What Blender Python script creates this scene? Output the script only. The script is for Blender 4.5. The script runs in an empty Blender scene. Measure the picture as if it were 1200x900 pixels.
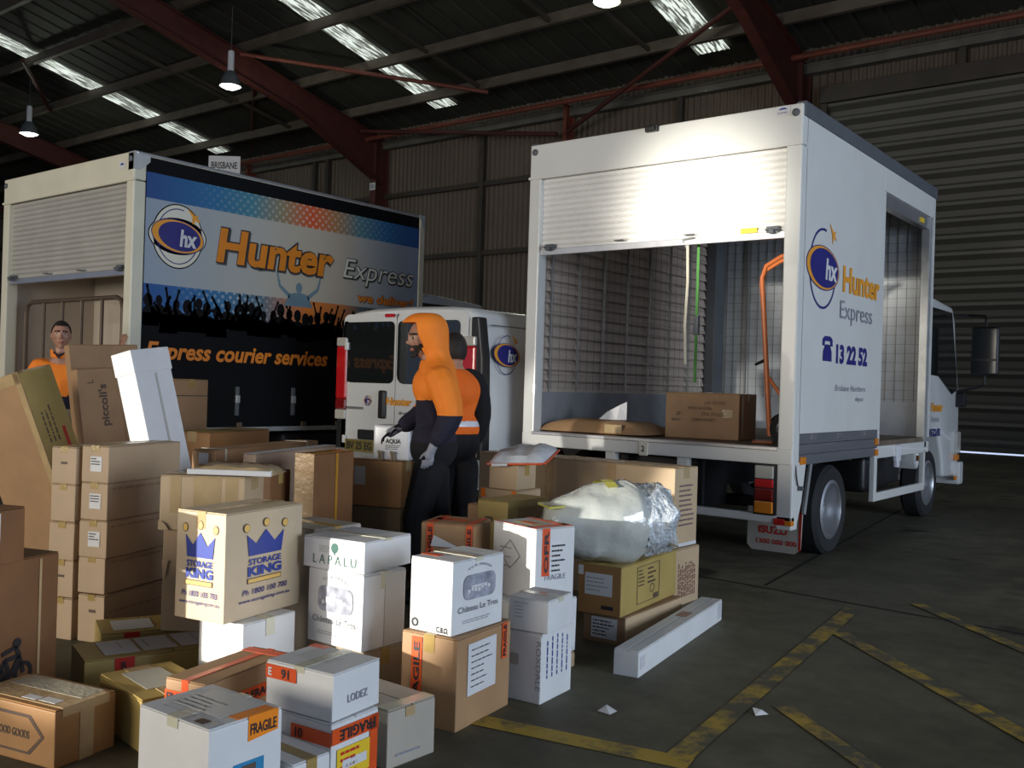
import bpy, bmesh, math, random
from mathutils import Vector, Matrix
SC = bpy.context.scene
COL = SC.collection
R = math.radians

# ---------------------------------------------------------------- camera
def make_camera():
    yaw, pitch, roll, f = R(37.9066), R(.0735), R(1.737), 1130.06
    fw = Vector((-math.sin(yaw)*math.cos(pitch), math.cos(yaw)*math.cos(pitch), math.sin(pitch)))
    r0 = Vector((math.cos(yaw), math.sin(yaw), 0)); u0 = r0.cross(fw)
    r = math.cos(roll)*r0 + math.sin(roll)*u0
    u = -math.sin(roll)*r0 + math.cos(roll)*u0
    cd = bpy.data.cameras.new('camera'); co = bpy.data.objects.new('camera', cd)
    COL.objects.link(co)
    cd.sensor_width = 36; cd.lens = 36*f/1200; cd.clip_end = 200; cd.clip_start = .05
    M = Matrix((r, u, -fw)).transposed().to_4x4()
    M.translation = Vector((0, 0, 1.35)); co.matrix_world = M
    SC.camera = co
make_camera()

# ---------------------------------------------------------------- world, lamps, exposure
SC.view_settings.view_transform = 'Standard'
SC.view_settings.look = 'None'
SC.view_settings.exposure = 0.12
SC.view_settings.gamma = 1.0
SC.view_settings.use_curve_mapping = False
SC.cycles.use_denoising = True
SC.cycles.max_bounces = 6
SC.cycles.diffuse_bounces = 3
W = bpy.data.worlds.new('sky'); SC.world = W; W.use_nodes = True
W.node_tree.nodes['Background'].inputs[0].default_value = (.55, .68, 1.0, 1)
W.node_tree.nodes['Background'].inputs[1].default_value = .30

def area(name, loc, target, sx, sy, power, col, spread=180):
    l = bpy.data.lights.new(name, 'AREA'); l.shape = 'RECTANGLE'; l.size = sx; l.size_y = sy
    l.energy = power; l.color = col; l.spread = R(spread)
    o = bpy.data.objects.new(name, l); COL.objects.link(o); o.location = loc
    o.rotation_euler = (Vector(target)-Vector(loc)).to_track_quat('-Z', 'Y').to_euler()
    return o
def spot(name, loc, target, power, col, deg, blend, rad):
    l = bpy.data.lights.new(name, 'SPOT'); l.energy = power; l.color = col
    l.spot_size = R(deg); l.spot_blend = blend; l.shadow_soft_size = rad
    o = bpy.data.objects.new(name, l); COL.objects.link(o); o.location = loc
    o.rotation_euler = (Vector(target)-Vector(loc)).to_track_quat('-Z', 'Y').to_euler()
    return o
# daylight through the two big doorways: one behind the camera, one in the side wall
area('doorway_daylight_side', (11, 4.5, 2.6), (0, 4.5, 2.2), 9, 4.6, 1000, (.74, .85, 1.0))
area('doorway_daylight_front', (-7, -12, 2.6), (-5.5, 6, 2.0), 9, 4.6, 1300, (1.0, .92, .78))
spot('sun_glint_shutter', (-3.2, -11, 2.2), (-3.7, 7.1, 2.82), 23000, (1.0, .95, .84), 6, 1.0, .25)
spot('sun_glint_boxes', (-6.0, -9, 1.3), (-3.05, 2.7, .64), 11000, (1.0, .97, .90), 6.0, .4, .06)
spot('sun_glint_tall_box', (-6.5, -9, 1.3), (-5.35, 3.1, 1.15), 5000, (1.0, .97, .90), 4.5, .5, .08)

# ---------------------------------------------------------------- materials
MATS = {}
def pm(name, col, rough=.6, var=.12, scale=6., bump=0., metal=0., spec=.5, stretch=(1,1,1), coat=0., emit=None, es=0., alpha=1., trans=0.):
    if name in MATS: return MATS[name]
    m = bpy.data.materials.new(name); MATS[name] = m; m.use_nodes = True
    nt = m.node_tree; b = nt.nodes['Principled BSDF']
    b.inputs['Roughness'].default_value = rough; b.inputs['Metallic'].default_value = metal
    b.inputs['Specular IOR Level'].default_value = spec
    b.inputs['Coat Weight'].default_value = coat
    b.inputs['Alpha'].default_value = alpha; b.inputs['Transmission Weight'].default_value = trans
    tc = nt.nodes.new('ShaderNodeTexCoord'); mp = nt.nodes.new('ShaderNodeMapping')
    mp.inputs['Scale'].default_value = stretch
    nt.links.new(tc.outputs['Object'], mp.inputs[0])
    no = nt.nodes.new('ShaderNodeTexNoise'); no.inputs['Scale'].default_value = scale; no.inputs['Detail'].default_value = 5
    nt.links.new(mp.outputs[0], no.inputs['Vector'])
    rp = nt.nodes.new('ShaderNodeValToRGB')
    rp.color_ramp.elements[0].position = .3; rp.color_ramp.elements[1].position = .7
    rp.color_ramp.elements[0].color = tuple(c*(1-var) for c in col)+(1,)
    rp.color_ramp.elements[1].color = tuple(min(1, c*(1+var)) for c in col)+(1,)
    nt.links.new(no.outputs['Fac'], rp.inputs[0]); nt.links.new(rp.outputs[0], b.inputs['Base Color'])
    if bump:
        n2 = nt.nodes.new('ShaderNodeTexNoise'); n2.inputs['Scale'].default_value = scale*4; n2.inputs['Detail'].default_value = 3
        nt.links.new(mp.outputs[0], n2.inputs['Vector'])
        bm = nt.nodes.new('ShaderNodeBump'); bm.inputs['Strength'].default_value = bump; bm.inputs['Distance'].default_value = .02
        nt.links.new(n2.outputs['Fac'], bm.inputs['Height']); nt.links.new(bm.outputs[0], b.inputs['Normal'])
    if emit:
        b.inputs['Emission Color'].default_value = emit+(1,); b.inputs['Emission Strength'].default_value = es
    return m
def ramp_mat(name, axis, stops, rough=.45, dots=None):
    """printed colour bands along one local axis, optionally with a grid of pale dots (part of the print)"""
    m = bpy.data.materials.new(name); MATS[name] = m; m.use_nodes = True
    nt = m.node_tree; b = nt.nodes['Principled BSDF']; b.inputs['Roughness'].default_value = rough
    tc = nt.nodes.new('ShaderNodeTexCoord'); sx = nt.nodes.new('ShaderNodeSeparateXYZ')
    nt.links.new(tc.outputs['Object'], sx.inputs[0])
    a0, a1 = stops[0][0], stops[-1][0]
    mr = nt.nodes.new('ShaderNodeMapRange'); mr.inputs[1].default_value = a0; mr.inputs[2].default_value = a1
    nt.links.new(sx.outputs[axis], mr.inputs[0])
    rp = nt.nodes.new('ShaderNodeValToRGB'); el = rp.color_ramp.elements
    while len(el) < len(stops): el.new(.5)
    for e, (p, c) in zip(el, stops): e.position = (p-a0)/(a1-a0); e.color = c+(1,)
    nt.links.new(mr.outputs[0], rp.inputs[0])
    out = rp.outputs[0]
    if dots:
        pitch, c0, half = dots
        def mth(op, a, bb=None):
            n = nt.nodes.new('ShaderNodeMath'); n.operation = op
            for i, v in enumerate((a, bb)):
                if v is None: continue
                if isinstance(v, (int, float)): n.inputs[i].default_value = v
                else: nt.links.new(v, n.inputs[i])
            return n.outputs[0]
        # diagonal grid
        u = mth('MULTIPLY', mth('ADD', sx.outputs[1], sx.outputs[2]), 1/pitch)
        v = mth('MULTIPLY', mth('SUBTRACT', sx.outputs[1], sx.outputs[2]), 1/pitch)
        fu = mth('SUBTRACT', mth('FRACT', u), .5); fv = mth('SUBTRACT', mth('FRACT', v), .5)
        d = mth('SQRT', mth('ADD', mth('MULTIPLY', fu, fu), mth('MULTIPLY', fv, fv)))
        inside = mth('LESS_THAN', d, .27)
        w = mth('ABSOLUTE', mth('SUBTRACT', sx.outputs[1], c0))
        mr2 = nt.nodes.new('ShaderNodeMapRange'); mr2.inputs[1].default_value = half; mr2.inputs[2].default_value = 0
        mr2.inputs[3].default_value = 0; mr2.inputs[4].default_value = .45
        nt.links.new(w, mr2.inputs[0])
        fac = mth('MULTIPLY', inside, mr2.outputs[0])
        mx = nt.nodes.new('ShaderNodeMix'); mx.data_type = 'RGBA'
        nt.links.new(fac, mx.inputs[0]); nt.links.new(out, mx.inputs[6]); mx.inputs[7].default_value = (.75, .75, .68, 1)
        out = mx.outputs[2]
    nt.links.new(out, b.inputs['Base Color'])
    return m

KR = pm('kraft', (.40, .235, .115), .62, .10, 5, .06)
KRD = pm('kraft_dark', (.22, .10, .038), .55, .12, 5, .06)
KRO = pm('kraft_orange', (.38, .195, .07), .55, .10, 5, .06)
KRL = pm('kraft_light', (.56, .41, .25), .6, .08, 5, .05)
KRY = pm('kraft_olive', (.44, .32, .10), .5, .10, 5, .05)
WHC = pm('white_card', (.74, .74, .73), .55, .05, 5, .04)
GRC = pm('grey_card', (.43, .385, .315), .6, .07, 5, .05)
TAPE = pm('brown_tape', (.42, .29, .10), .16, .15, 9, .12)
CTAPE = pm('clear_tape', (.50, .36, .19), .14, .10, 9, .15)
WTAPE = pm('pale_tape', (.62, .60, .46), .2, .08, 9, .12)
PAPER = pm('label_paper', (.70, .70, .70), .5, .03)
INK = pm('black_ink', (.02, .02, .025), .5, .1)
GINK = pm('grey_ink', (.26, .27, .31), .6, .2)
PINK_INK = pm('brown_ink', (.11, .07, .05), .6, .2)
ORT = pm('orange_tape', (.78, .10, .02), .3, .10, 8, .05)
ORL = pm('orange_label', (.95, .27, .01), .4, .05)
YEL = pm('yellow_label', (.85, .58, .03), .4, .05)
REDL = pm('red_label', (.55, .03, .02), .4, .08)
BLU = pm('navy_print', (.022, .022, .19), .4, .1)
KBLU = pm('crown_blue', (.025, .05, .30), .5, .08)
OGE = pm('orange_print', (.86, .36, .03), .4, .06)
DOR = pm('deep_orange_print', (.82, .24, .02), .4, .06)
GOLD = pm('gold_print', (.80, .50, .13), .4, .06)
CREAM = pm('cream_print', (.78, .75, .62), .4, .03)
SKYP = pm('sky_blue_print', (.03, .26, .50), .4, .1)
GREENP = pm('dark_green_print', (.01, .10, .07), .5, .1)
WPAINT = pm('white_paint', (.74, .74, .70), .32, .03, 3, 0, 0, .5, (1,1,1), .2)
CPAINT = pm('cream_paint', (.72, .69, .55), .38, .05, 3)
VPAINT = pm('van_white', (.72, .73, .72), .22, .02, 3, 0, 0, .5, (1,1,1), .5)
SHUT = pm('shutter_white', (.80, .79, .76), .42, .06, 2.5, .03)
ALU = pm('aluminium', (.55, .55, .56), .35, .12, 3, .04, .85)
GALV = pm('galvanised_steel', (.50, .51, .50), .45, .15, 6, .05, .6)
DGREY = pm('dark_grey_steel', (.10, .11, .12), .5, .1, 4, .03)
MGREY = pm('mid_grey_board', (.13, .135, .145), .5, .10, 3, .05, 0, .5, (1, .3, 6))
BLK = pm('black_plastic', (.012, .012, .013), .42, .1)
BLKP = pm('black_vinyl', (.004, .004, .005), .6, .1, 6, 0, 0, .15)
BANO = pm('banner_orange_print', (.76, .24, .015), .4, .06)
RUB = pm('tyre_rubber', (.018, .018, .019), .75, .15, 12, .1)
RIM = pm('wheel_rim_steel', (.55, .56, .58), .35, .08, 4, 0, .8)
GLASS = pm('dark_glass', (.012, .014, .014), .05, .05, 2, 0, 0, .7, (1,1,1), .6)
MIRR = pm('mirror_glass', (.02, .022, .024), .1, .02, 2, 0, 0, .35)
LRED = pm('red_lens', (.55, .012, .015), .15, .05, 4, 0, 0, .6, (1,1,1), .5)
LDRED = pm('dark_red_lens', (.20, .008, .008), .15, .05, 4, 0, 0, .6, (1,1,1), .5)
LAMB = pm('amber_lens', (.80, .25, .02), .15, .05, 4, 0, 0, .6, (1,1,1), .5)
LWHT = pm('clear_lens', (.50, .49, .44), .15, .05, 4, 0, 0, .6, (1,1,1), .5)
DECK = pm('deck_board', (.16, .12, .085), .65, .3, 4, .15)
SLAT = pm('inner_slat', (.62, .51, .43), .38, .10, 2, .05, 0, .5, (4, .3, 4))
IGREY = pm('inner_grey_panel', (.33, .35, .37), .5, .2, 3, .06)
IWALL = pm('inner_wall', (.58, .50, .42), .6, .06, 1.5)
WIRE = pm('wire_grid', (.17, .165, .16), .5, .1, 3, 0, .3)
TUBEB = pm('brown_tube', (.13, .09, .06), .45, .1, 5, 0, .3)
TROL = pm('trolley_orange', (.62, .17, .05), .4, .12, 6)
HIVIS = pm('hivis_orange', (1.0, .25, .018), .75, .06, 14, .15)
HIVIS2 = pm('hivis_orange_cotton', (.98, .17, .01), .8, .06, 14, .15)
NAVY = pm('navy_cloth', (.014, .013, .030), .85, .15, 14, .15)
BLKC = pm('black_cloth', (.008, .008, .010), .9, .15, 14, .15)
SKIN = pm('skin', (.42, .22, .145), .5, .06, 9)
SKIN2 = pm('skin_tan', (.40, .22, .14), .5, .06, 9)
BEARD = pm('dark_hair', (.016, .011, .008), .7, .2, 30)
LIP = pm('lip', (.36, .12, .09), .5, .05)
EYEW = pm('eye_white', (.6, .57, .53), .3, .02)
GLOVE = pm('grey_glove', (.30, .30, .34), .8, .1, 14, .1)
KHAKI = pm('khaki_cloth', (.36, .28, .18), .85, .1, 14, .1)
BUBB = pm('bubble_wrap', (.50, .52, .48), .12, .08, 4, .35, 0, .8, (1,1,1), 1.)
BUBB2 = pm('bubble_wrap_loose', (.55, .60, .64), .08, .08, 16, .8, 0, .9, (1,1,1), 1.)
PLAS = pm('white_plastic', (.78, .79, .82), .3, .03)
SILV = pm('silver_mailer', (.66, .69, .72), .22, .10, 18, .35)
REDST = pm('red_oxide_steel', (.075, .017, .012), .6, .2, 3, .06)
REDST2 = pm('bright_red_oxide', (.17, .04, .022), .6, .2, 3, .06)
PURL = pm('purlin_steel', (.105, .082, .062), .6, .2, 2, .05)
ROOFM = pm('roof_sheet', (.036, .034, .027), .7, .3, .5, .05)
WALLM = pm('wall_sheet', (.125, .092, .064), .6, .18, .4, .05)
GIRT = pm('girt_steel', (.05, .038, .028), .6, .2, 2)
DOORM = pm('roller_door_sheet', (.105, .098, .078), .5, .12, .5, .05)
GUTT = pm('gutter_steel', (.12, .11, .09), .6, .25, 2, .1)
STRAPG = pm('green_strap', (.06, .24, .04), .6, .15)
STRAPC = pm('cream_strap', (.60, .56, .44), .7, .1)
MUD = pm('mudflap_rubber', (.46, .42, .36), .7, .12, 5)
PLATE = pm('plate_yellow', (.20, .15, .03), .4, .1)

# ---------------------------------------------------------------- mesh helper
class MB:
    def __init__(s): s.v = []; s.f = []; s.m = []
    def add(s, vs, fs, mi=0):
        n = len(s.v); s.v += [tuple(v) for v in vs]
        for f in fs: s.f.append(tuple(i+n for i in f)); s.m.append(mi)
        return s
    def box(s, x0, y0, z0, x1, y1, z1, mi=0):
        x0, x1 = min(x0, x1), max(x0, x1); y0, y1 = min(y0, y1), max(y0, y1); z0, z1 = min(z0, z1), max(z0, z1)
        v = [(x0,y0,z0),(x1,y0,z0),(x1,y1,z0),(x0,y1,z0),(x0,y0,z1),(x1,y0,z1),(x1,y1,z1),(x0,y1,z1)]
        return s.add(v, [(3,2,1,0),(4,5,6,7),(0,1,5,4),(1,2,6,5),(2,3,7,6),(3,0,4,7)], mi)
    def obox(s, c, ax, hs, mi=0):
        c = Vector(c); a = [Vector(q).normalized()*h for q, h in zip(ax, hs)]
        v = [c+a[0]*i+a[1]*j+a[2]*k for k in (-1,1) for j in (-1,1) for i in (-1,1)]
        return s.add(v, [(0,2,3,1),(4,5,7,6),(0,1,5,4),(1,3,7,5),(3,2,6,7),(2,0,4,6)], mi)
    def bar(s, p0, p1, w, h, up=(0,0,1), mi=0):
        p0, p1 = Vector(p0), Vector(p1); d = (p1-p0); u = Vector(up)
        x = d.cross(u).normalized(); u = x.cross(d).normalized()
        return s.obox((p0+p1)/2, (d, x, u), (d.length/2, w/2, h/2), mi)
    def tube(s, pts, r, n=8, mi=0, closed=False, taper=None):
        pts = [Vector(p) for p in pts]; N = len(pts); vs = []; prev = None
        for i, p in enumerate(pts):
            if closed: t = pts[(i+1) % N]-pts[i-1]
            else: t = pts[min(i+1, N-1)]-pts[max(i-1, 0)]
            t.normalize()
            if prev is None: a = t.orthogonal().normalized()
            else: a = (prev - t*prev.dot(t)).normalized()
            prev = a; b = t.cross(a)
            rr = r if taper is None else taper[i]
            vs += [p+(a*math.cos(2*math.pi*k/n)+b*math.sin(2*math.pi*k/n))*rr for k in range(n)]
        fs = []
        for i in range(N if closed else N-1):
            j = (i+1) % N
            fs += [(i*n+k, i*n+(k+1) % n, j*n+(k+1) % n, j*n+k) for k in range(n)]
        if not closed: fs += [tuple(range(n-1, -1, -1)), tuple((N-1)*n+k for k in range(n))]
        return s.add(vs, fs, mi)
    def lathe(s, prof, c, axis, n=28, mi=0):
        c = Vector(c); ax = Vector(axis).normalized(); a = ax.orthogonal().normalized(); b = ax.cross(a); vs = []
        for r, h in prof: vs += [c+ax*h+(a*math.cos(2*math.pi*k/n)+b*math.sin(2*math.pi*k/n))*max(r, 1e-4) for k in range(n)]
        fs = [(i*n+k, i*n+(k+1) % n, (i+1)*n+(k+1) % n, (i+1)*n+k) for i in range(len(prof)-1) for k in range(n)]
        return s.add(vs, fs, mi)
    def prism(s, poly, fn, d0, d1, mi=0):
        n = len(poly)
        vs = [fn(p[0], p[1], d0) for p in poly]+[fn(p[0], p[1], d1) for p in poly]
        fs = [tuple(range(n-1, -1, -1)), tuple(range(n, 2*n))]+[(i, (i+1) % n, n+(i+1) % n, n+i) for i in range(n)]
        return s.add(vs, fs, mi)
    def build(s, name, mat, parent=None, bevel=0., seg=2, smooth=False, angle=35, recalc=True, jit=0., rnd=None):
        me = bpy.data.meshes.new(name)
        bm = bmesh.new(); vs = [bm.verts.new(v) for v in s.v]
        for f, mi in zip(s.f, s.m):
            try: q = bm.faces.new([vs[i] for i in f]); q.material_index = mi
            except ValueError: pass
        if jit and rnd:
            for v in bm.verts: v.co += Vector((rnd.uniform(-jit, jit), rnd.uniform(-jit, jit), rnd.uniform(-jit, 0)))
        if recalc: bmesh.ops.recalc_face_normals(bm, faces=bm.faces)
        if bevel:
            es = [e for e in bm.edges if len(e.link_faces) == 2 and e.calc_face_angle(0) > R(angle)]
            bmesh.ops.bevel(bm, geom=es, offset=bevel, segments=seg, affect='EDGES', profile=.6, clamp_overlap=True)
        if smooth:
            for f in bm.faces: f.smooth = True
            for e in bm.edges:
                if len(e.link_faces) == 2 and e.calc_face_angle(0) > R(40): e.smooth = False
        bm.to_mesh(me); bm.free()
        for m in (mat if isinstance(mat, (list, tuple)) else [mat]): me.materials.append(m)
        o = bpy.data.objects.new(name, me); COL.objects.link(o)
        if parent: o.parent = parent
        return o
def tag(o, label, cat, group=None, kind=None):
    if label: o['label'] = label
    if cat: o['category'] = cat
    if group: o['group'] = group
    if kind: o['kind'] = kind
    return o
def thing(name, label, cat, loc, rz=0., group=None, rot=None):
    o = bpy.data.objects.new(name, None); COL.objects.link(o); o.empty_display_size = .1
    o.location = loc; o.rotation_euler = rot if rot else (0, 0, rz)
    return tag(o, label, cat, group)
def struct(name, mb, mat, loc=(0,0,0), **k):
    o = mb.build(name, mat, None, **k); o['kind'] = 'structure'
    o.location = loc
    return o

# ---------------------------------------------------------------- prints on a face
class Face:
    def __init__(s, o, U, V, parent, lift=.0025):
        s.o, s.U, s.V = Vector(o), Vector(U).normalized(), Vector(V).normalized(); s.n = s.U.cross(s.V); s.p = parent; s.l = lift; s.k = 0
    def at(s, u, v, d=0.): return s.o+s.U*u+s.V*v+s.n*d
    def sub(s, parent):
        f = Face(s.o, s.U, s.V, parent, s.l); f.k = s.k; return f
    def up(s, k): s.k = k; return s
    def poly(s, name, pts, mat, th=.0008, parent=None, lift=None):
        d = (s.l+s.k*.0012) if lift is None else lift
        mb = MB().prism(pts, lambda u, v, q: s.at(u, v, q), d-th, d)
        return mb.build(name, mat, parent or s.p)
    def rect(s, name, u0, v0, u1, v1, mat, **k):
        return s.poly(name, [(u0,v0),(u1,v0),(u1,v1),(u0,v1)], mat, **k)
    def rrect(s, name, u0, v0, u1, v1, r, mat, **k):
        pts = []
        for cx, cy, a0 in ((u1-r, v0+r, -90), (u1-r, v1-r, 0), (u0+r, v1-r, 90), (u0+r, v0+r, 180)):
            pts += [(cx+r*math.cos(R(a0+t)), cy+r*math.sin(R(a0+t))) for t in (0, 22, 45, 67, 90)]
        return s.poly(name, pts, mat, **k)
    def ell(s, name, cu, cv, a, b, mat, n=36, rot=0., **k):
        c, q = math.cos(rot), math.sin(rot)
        pts = []
        for i in range(n):
            x, y = a*math.cos(2*math.pi*i/n), b*math.sin(2*math.pi*i/n)
            pts.append((cu+x*c-y*q, cv+x*q+y*c))
        return s.poly(name, pts, mat, **k)
    def ring(s, name, cu, cv, a, b, w, mat, n=40, lift=None, t0=0., t1=360.):
        d = (s.l+s.k*.0012) if lift is None else lift
        mb = MB(); vs = []; full = t1-t0 >= 359.9
        for i in range(n+(0 if full else 1)):
            t = R(t0+(t1-t0)*i/n)
            vs += [s.at(cu+a*math.cos(t), cv+b*math.sin(t), d), s.at(cu+(a-w)*math.cos(t), cv+(b-w)*math.sin(t), d)]
        N = len(vs)//2
        mb.add(vs, [(2*i, 2*((i+1) % N), 2*((i+1) % N)+1, 2*i+1) for i in range(N if full else N-1)])
        return mb.build(name, mat, s.p, recalc=False)
    def lines(s, name, u0, v0, u1, v1, n, mat, rnd, th=.35, ragged=.5, vertical=False):
        """rows of small print as one printed block"""
        mb = MB(); d = s.l+s.k*.0012
        for i in range(n):
            a, b = (u0, u1) if not vertical else (v0, v1)
            w0, w1 = (v0, v1) if not vertical else (u0, u1)
            y0 = w0+(w1-w0)*(i+.5-th/2)/n; y1 = w0+(w1-w0)*(i+.5+th/2)/n
            e = b-(b-a)*ragged*rnd.random(); x = a
            while x < e-.002:
                w = min(rnd.uniform(.05, .2)*(b-a), e-x)
                q = [(x,y0),(x+w,y0),(x+w,y1),(x,y1)]
                if vertical: q = [(c[1], c[0]) for c in q]
                mb.add([s.at(c[0], c[1], d) for c in q], [(0,1,2,3)]); x += w+.03*(b-a)
        return mb.build(name, mat, s.p, recalc=False)
    def text(s, name, st, u, v, mat, h=None, w=None, bold=0., shear=0., rot=0., align='L', parent=None):
        vs, fs, W_, H_ = glyphs(st, bold, shear)
        sy = h/.729 if h else w/W_
        sx = w/W_ if w else sy
        off = {'L': 0, 'C': -W_*sx/2, 'R': -W_*sx}[align]
        c, q = math.cos(rot), math.sin(rot); d = s.l+s.k*.0012+.0006
        out = []
        for x, y in vs:
            x, y = x*sx+off, y*sy
            out.append(s.at(u+x*c-y*q, v+x*q+y*c, d))
        return MB().add(out, fs).build(name, mat, parent or s.p, recalc=False)
_G = {}
def glyphs(st, bold, shear):
    k = (st, bold, shear)
    if k in _G: return _G[k]
    cu = bpy.data.curves.new('glyphs', 'FONT'); cu.body = st; cu.size = 1; cu.offset = bold; cu.shear = shear; cu.resolution_u = 3
    ob = bpy.data.objects.new('glyphs', cu); COL.objects.link(ob)
    dg = bpy.context.evaluated_depsgraph_get(); ev = ob.evaluated_get(dg); me = bpy.data.meshes.new_from_object(ev)
    x0 = min(v.co.x for v in me.vertices); x1 = max(v.co.x for v in me.vertices); y1 = max(v.co.y for v in me.vertices)
    r = ([(v.co.x-x0, v.co.y) for v in me.vertices], [tuple(p.vertices) for p in me.polygons], x1-x0, y1)
    bpy.data.objects.remove(ob); bpy.data.curves.remove(cu); bpy.data.meshes.remove(me)
    _G[k] = r; return r

# ================================================================ THE SETTING
YW = 26.3
def roof_z(y): return 10.9+.22*(YW-y)
def floor_material():
    m = bpy.data.materials.new('concrete_floor'); m.use_nodes = True; nt = m.node_tree; b = nt.nodes['Principled BSDF']
    L = nt.links.new
    tc = nt.nodes.new('ShaderNodeTexCoord')
    def noise(sc, det=6, rough=.6, vec=None):
        n = nt.nodes.new('ShaderNodeTexNoise'); n.inputs['Scale'].default_value = sc; n.inputs['Detail'].default_value = det; n.inputs['Roughness'].default_value = rough
        L(vec or tc.outputs['Object'], n.inputs['Vector']); return n
    n1 = noise(.55); n2 = noise(5, 8, .7)
    rp = nt.nodes.new('ShaderNodeValToRGB'); e = rp.color_ramp.elements
    e[0].position, e[0].color = .32, (.085, .08, .056, 1); e[1].position, e[1].color = .72, (.20, .185, .125, 1)
    L(n1.outputs['Fac'], rp.inputs[0])
    r2 = nt.nodes.new('ShaderNodeValToRGB'); e = r2.color_ramp.elements
    e[0].position, e[0].color = .3, (.55, .55, .55, 1); e[1].position, e[1].color = .75, (1.25, 1.25, 1.2, 1)
    L(n2.outputs['Fac'], r2.inputs[0])
    mx = nt.nodes.new('ShaderNodeMix'); mx.data_type = 'RGBA'; mx.blend_type = 'MULTIPLY'; mx.inputs[0].default_value = 1
    L(rp.outputs[0], mx.inputs[6]); L(r2.outputs[0], mx.inputs[7])
    # oil stains
    n3 = noise(1.3, 2, .4); st = nt.nodes.new('ShaderNodeValToRGB'); e = st.color_ramp.elements
    e[0].position, e[0].color = .66, (1, 1, 1, 1); e[1].position, e[1].color = .72, (.35, .35, .33, 1)
    L(n3.outputs['Fac'], st.inputs[0])
    m2 = nt.nodes.new('ShaderNodeMix'); m2.data_type = 'RGBA'; m2.blend_type = 'MULTIPLY'; m2.inputs[0].default_value = 1
    L(mx.outputs[2], m2.inputs[6]); L(st.outputs[0], m2.inputs[7])
    L(m2.outputs[2], b.inputs['Base Color'])
    rr = nt.nodes.new('ShaderNodeMapRange'); rr.inputs[3].default_value = .5; rr.inputs[4].default_value = .8
    L(n2.outputs['Fac'], rr.inputs[0]); L(rr.outputs[0], b.inputs['Roughness'])
    b.inputs['Specular IOR Level'].default_value = .3
    bp = nt.nodes.new('ShaderNodeBump'); bp.inputs['Strength'].default_value = .15; bp.inputs['Distance'].default_value = .01
    L(n2.outputs['Fac'], bp.inputs['Height']); L(bp.outputs[0], b.inputs['Normal'])
    return m
FLOORM = floor_material()
def paint_material(name, e0, e1):
    m = bpy.data.materials.new(name); m.use_nodes = True; nt = m.node_tree; b = nt.nodes['Principled BSDF']; L = nt.links.new
    tc = nt.nodes.new('ShaderNodeTexCoord'); n = nt.nodes.new('ShaderNodeTexNoise'); n.inputs['Scale'].default_value = 4.5; n.inputs['Detail'].default_value = 9; n.inputs['Roughness'].default_value = .72
    L(tc.outputs['Object'], n.inputs['Vector'])
    rp = nt.nodes.new('ShaderNodeValToRGB'); e = rp.color_ramp.elements
    e[0].position, e[0].color = e0, (.10, .094, .062, 1); e[1].position, e[1].color = e1, (.46, .31, .035, 1)
    L(n.outputs['Fac'], rp.inputs[0]); L(rp.outputs[0], b.inputs['Base Color']); b.inputs['Roughness'].default_value = .65
    return m
YPAINT = paint_material('yellow_paint', .38, .50); YPAINT2 = paint_material('worn_yellow_paint', .46, .60)
struct('floor', MB().box(-62, -14, -.2, 14, YW+.3, 0), FLOORM)
def strip(name, a, b, w, mat, z=.003):
    a, b = Vector(a+(z,)), Vector(b+(z,)); d = (b-a).normalized(); s = Vector((-d.y, d.x, 0))*w/2
    struct(name, MB().add([a-s, b-s, b+s, a+s], [(0,1,2,3)]), mat, recalc=False)
for i, (a, b, w) in enumerate([((-2.75, 2.94), (-1.60, 3.17), .115), ((-1.66, 3.17), (-2.02, 6.2), .10), ((-1.60, 4.02), (-1.05, 3.55), .085),
                               ((-1.86, 5.48), (-.55, 4.18), .10), ((-1.75, 6.62), (-.7, 5.55), .09)]):
    strip('floor_marking_%d' % (i+1), a, b, w, YPAINT if i == 0 else YPAINT2, .003+.0006*i)
JOINT = pm('floor_joint', (.012, .012, .011), .9, .3, 6)
strip('floor_joint_1', (-2.72, 6.45), (-3.9, 16.3), .02, JOINT)
strip('floor_joint_2', (-6.0, 6.62), (1.5, 6.05), .018, JOINT)

# roof: sheet with ribs, purlins, rafters with haunches, skylights
mb = MB(); ridge = 6.0
xs = [-62+.76*i for i in range(101)]
vs = []
for x in xs:
    for dx, dz in ((0, 0), (.06, .035), (.12, .035), (.18, 0)):
        for y in (YW+.6, ridge, -14): vs.append((x+dx, y, (roof_z(y) if y >= ridge else roof_z(ridge)-.22*(ridge-y))+dz+.14))
n = len(vs)//3
mb.add(vs, [(3*i+j, 3*i+j+1, 3*i+3+j+1, 3*i+3+j) for i in range(n-1) for j in range(2)])
struct('ceiling', mb, ROOFM, recalc=False)
SKYL = bpy.data.materials.new('skylight_sheet'); SKYL.use_nodes = True
def skylight_material(m):
    nt = m.node_tree; b = nt.nodes['Principled BSDF']; L = nt.links.new
    tc = nt.nodes.new('ShaderNodeTexCoord'); mp = nt.nodes.new('ShaderNodeMapping'); mp.inputs['Scale'].default_value = (7, .8, .8)
    L(tc.outputs['Object'], mp.inputs[0])
    n = nt.nodes.new('ShaderNodeTexNoise'); n.inputs['Scale'].default_value = 2.2; n.inputs['Detail'].default_value = 4; L(mp.outputs[0], n.inputs['Vector'])
    rp = nt.nodes.new('ShaderNodeValToRGB'); e = rp.color_ramp.elements
    e[0].position, e[0].color = .46, (.06, .065, .05, 1); e[1].position, e[1].color = .58, (.80, .88, .80, 1)
    L(n.outputs['Fac'], rp.inputs[0]); L(rp.outputs[0], b.inputs['Emission Color']); b.inputs['Emission Strength'].default_value = 1.0
    b.inputs['Base Color'].default_value = (.3, .3, .28, 1)
skylight_material(SKYL)
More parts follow.
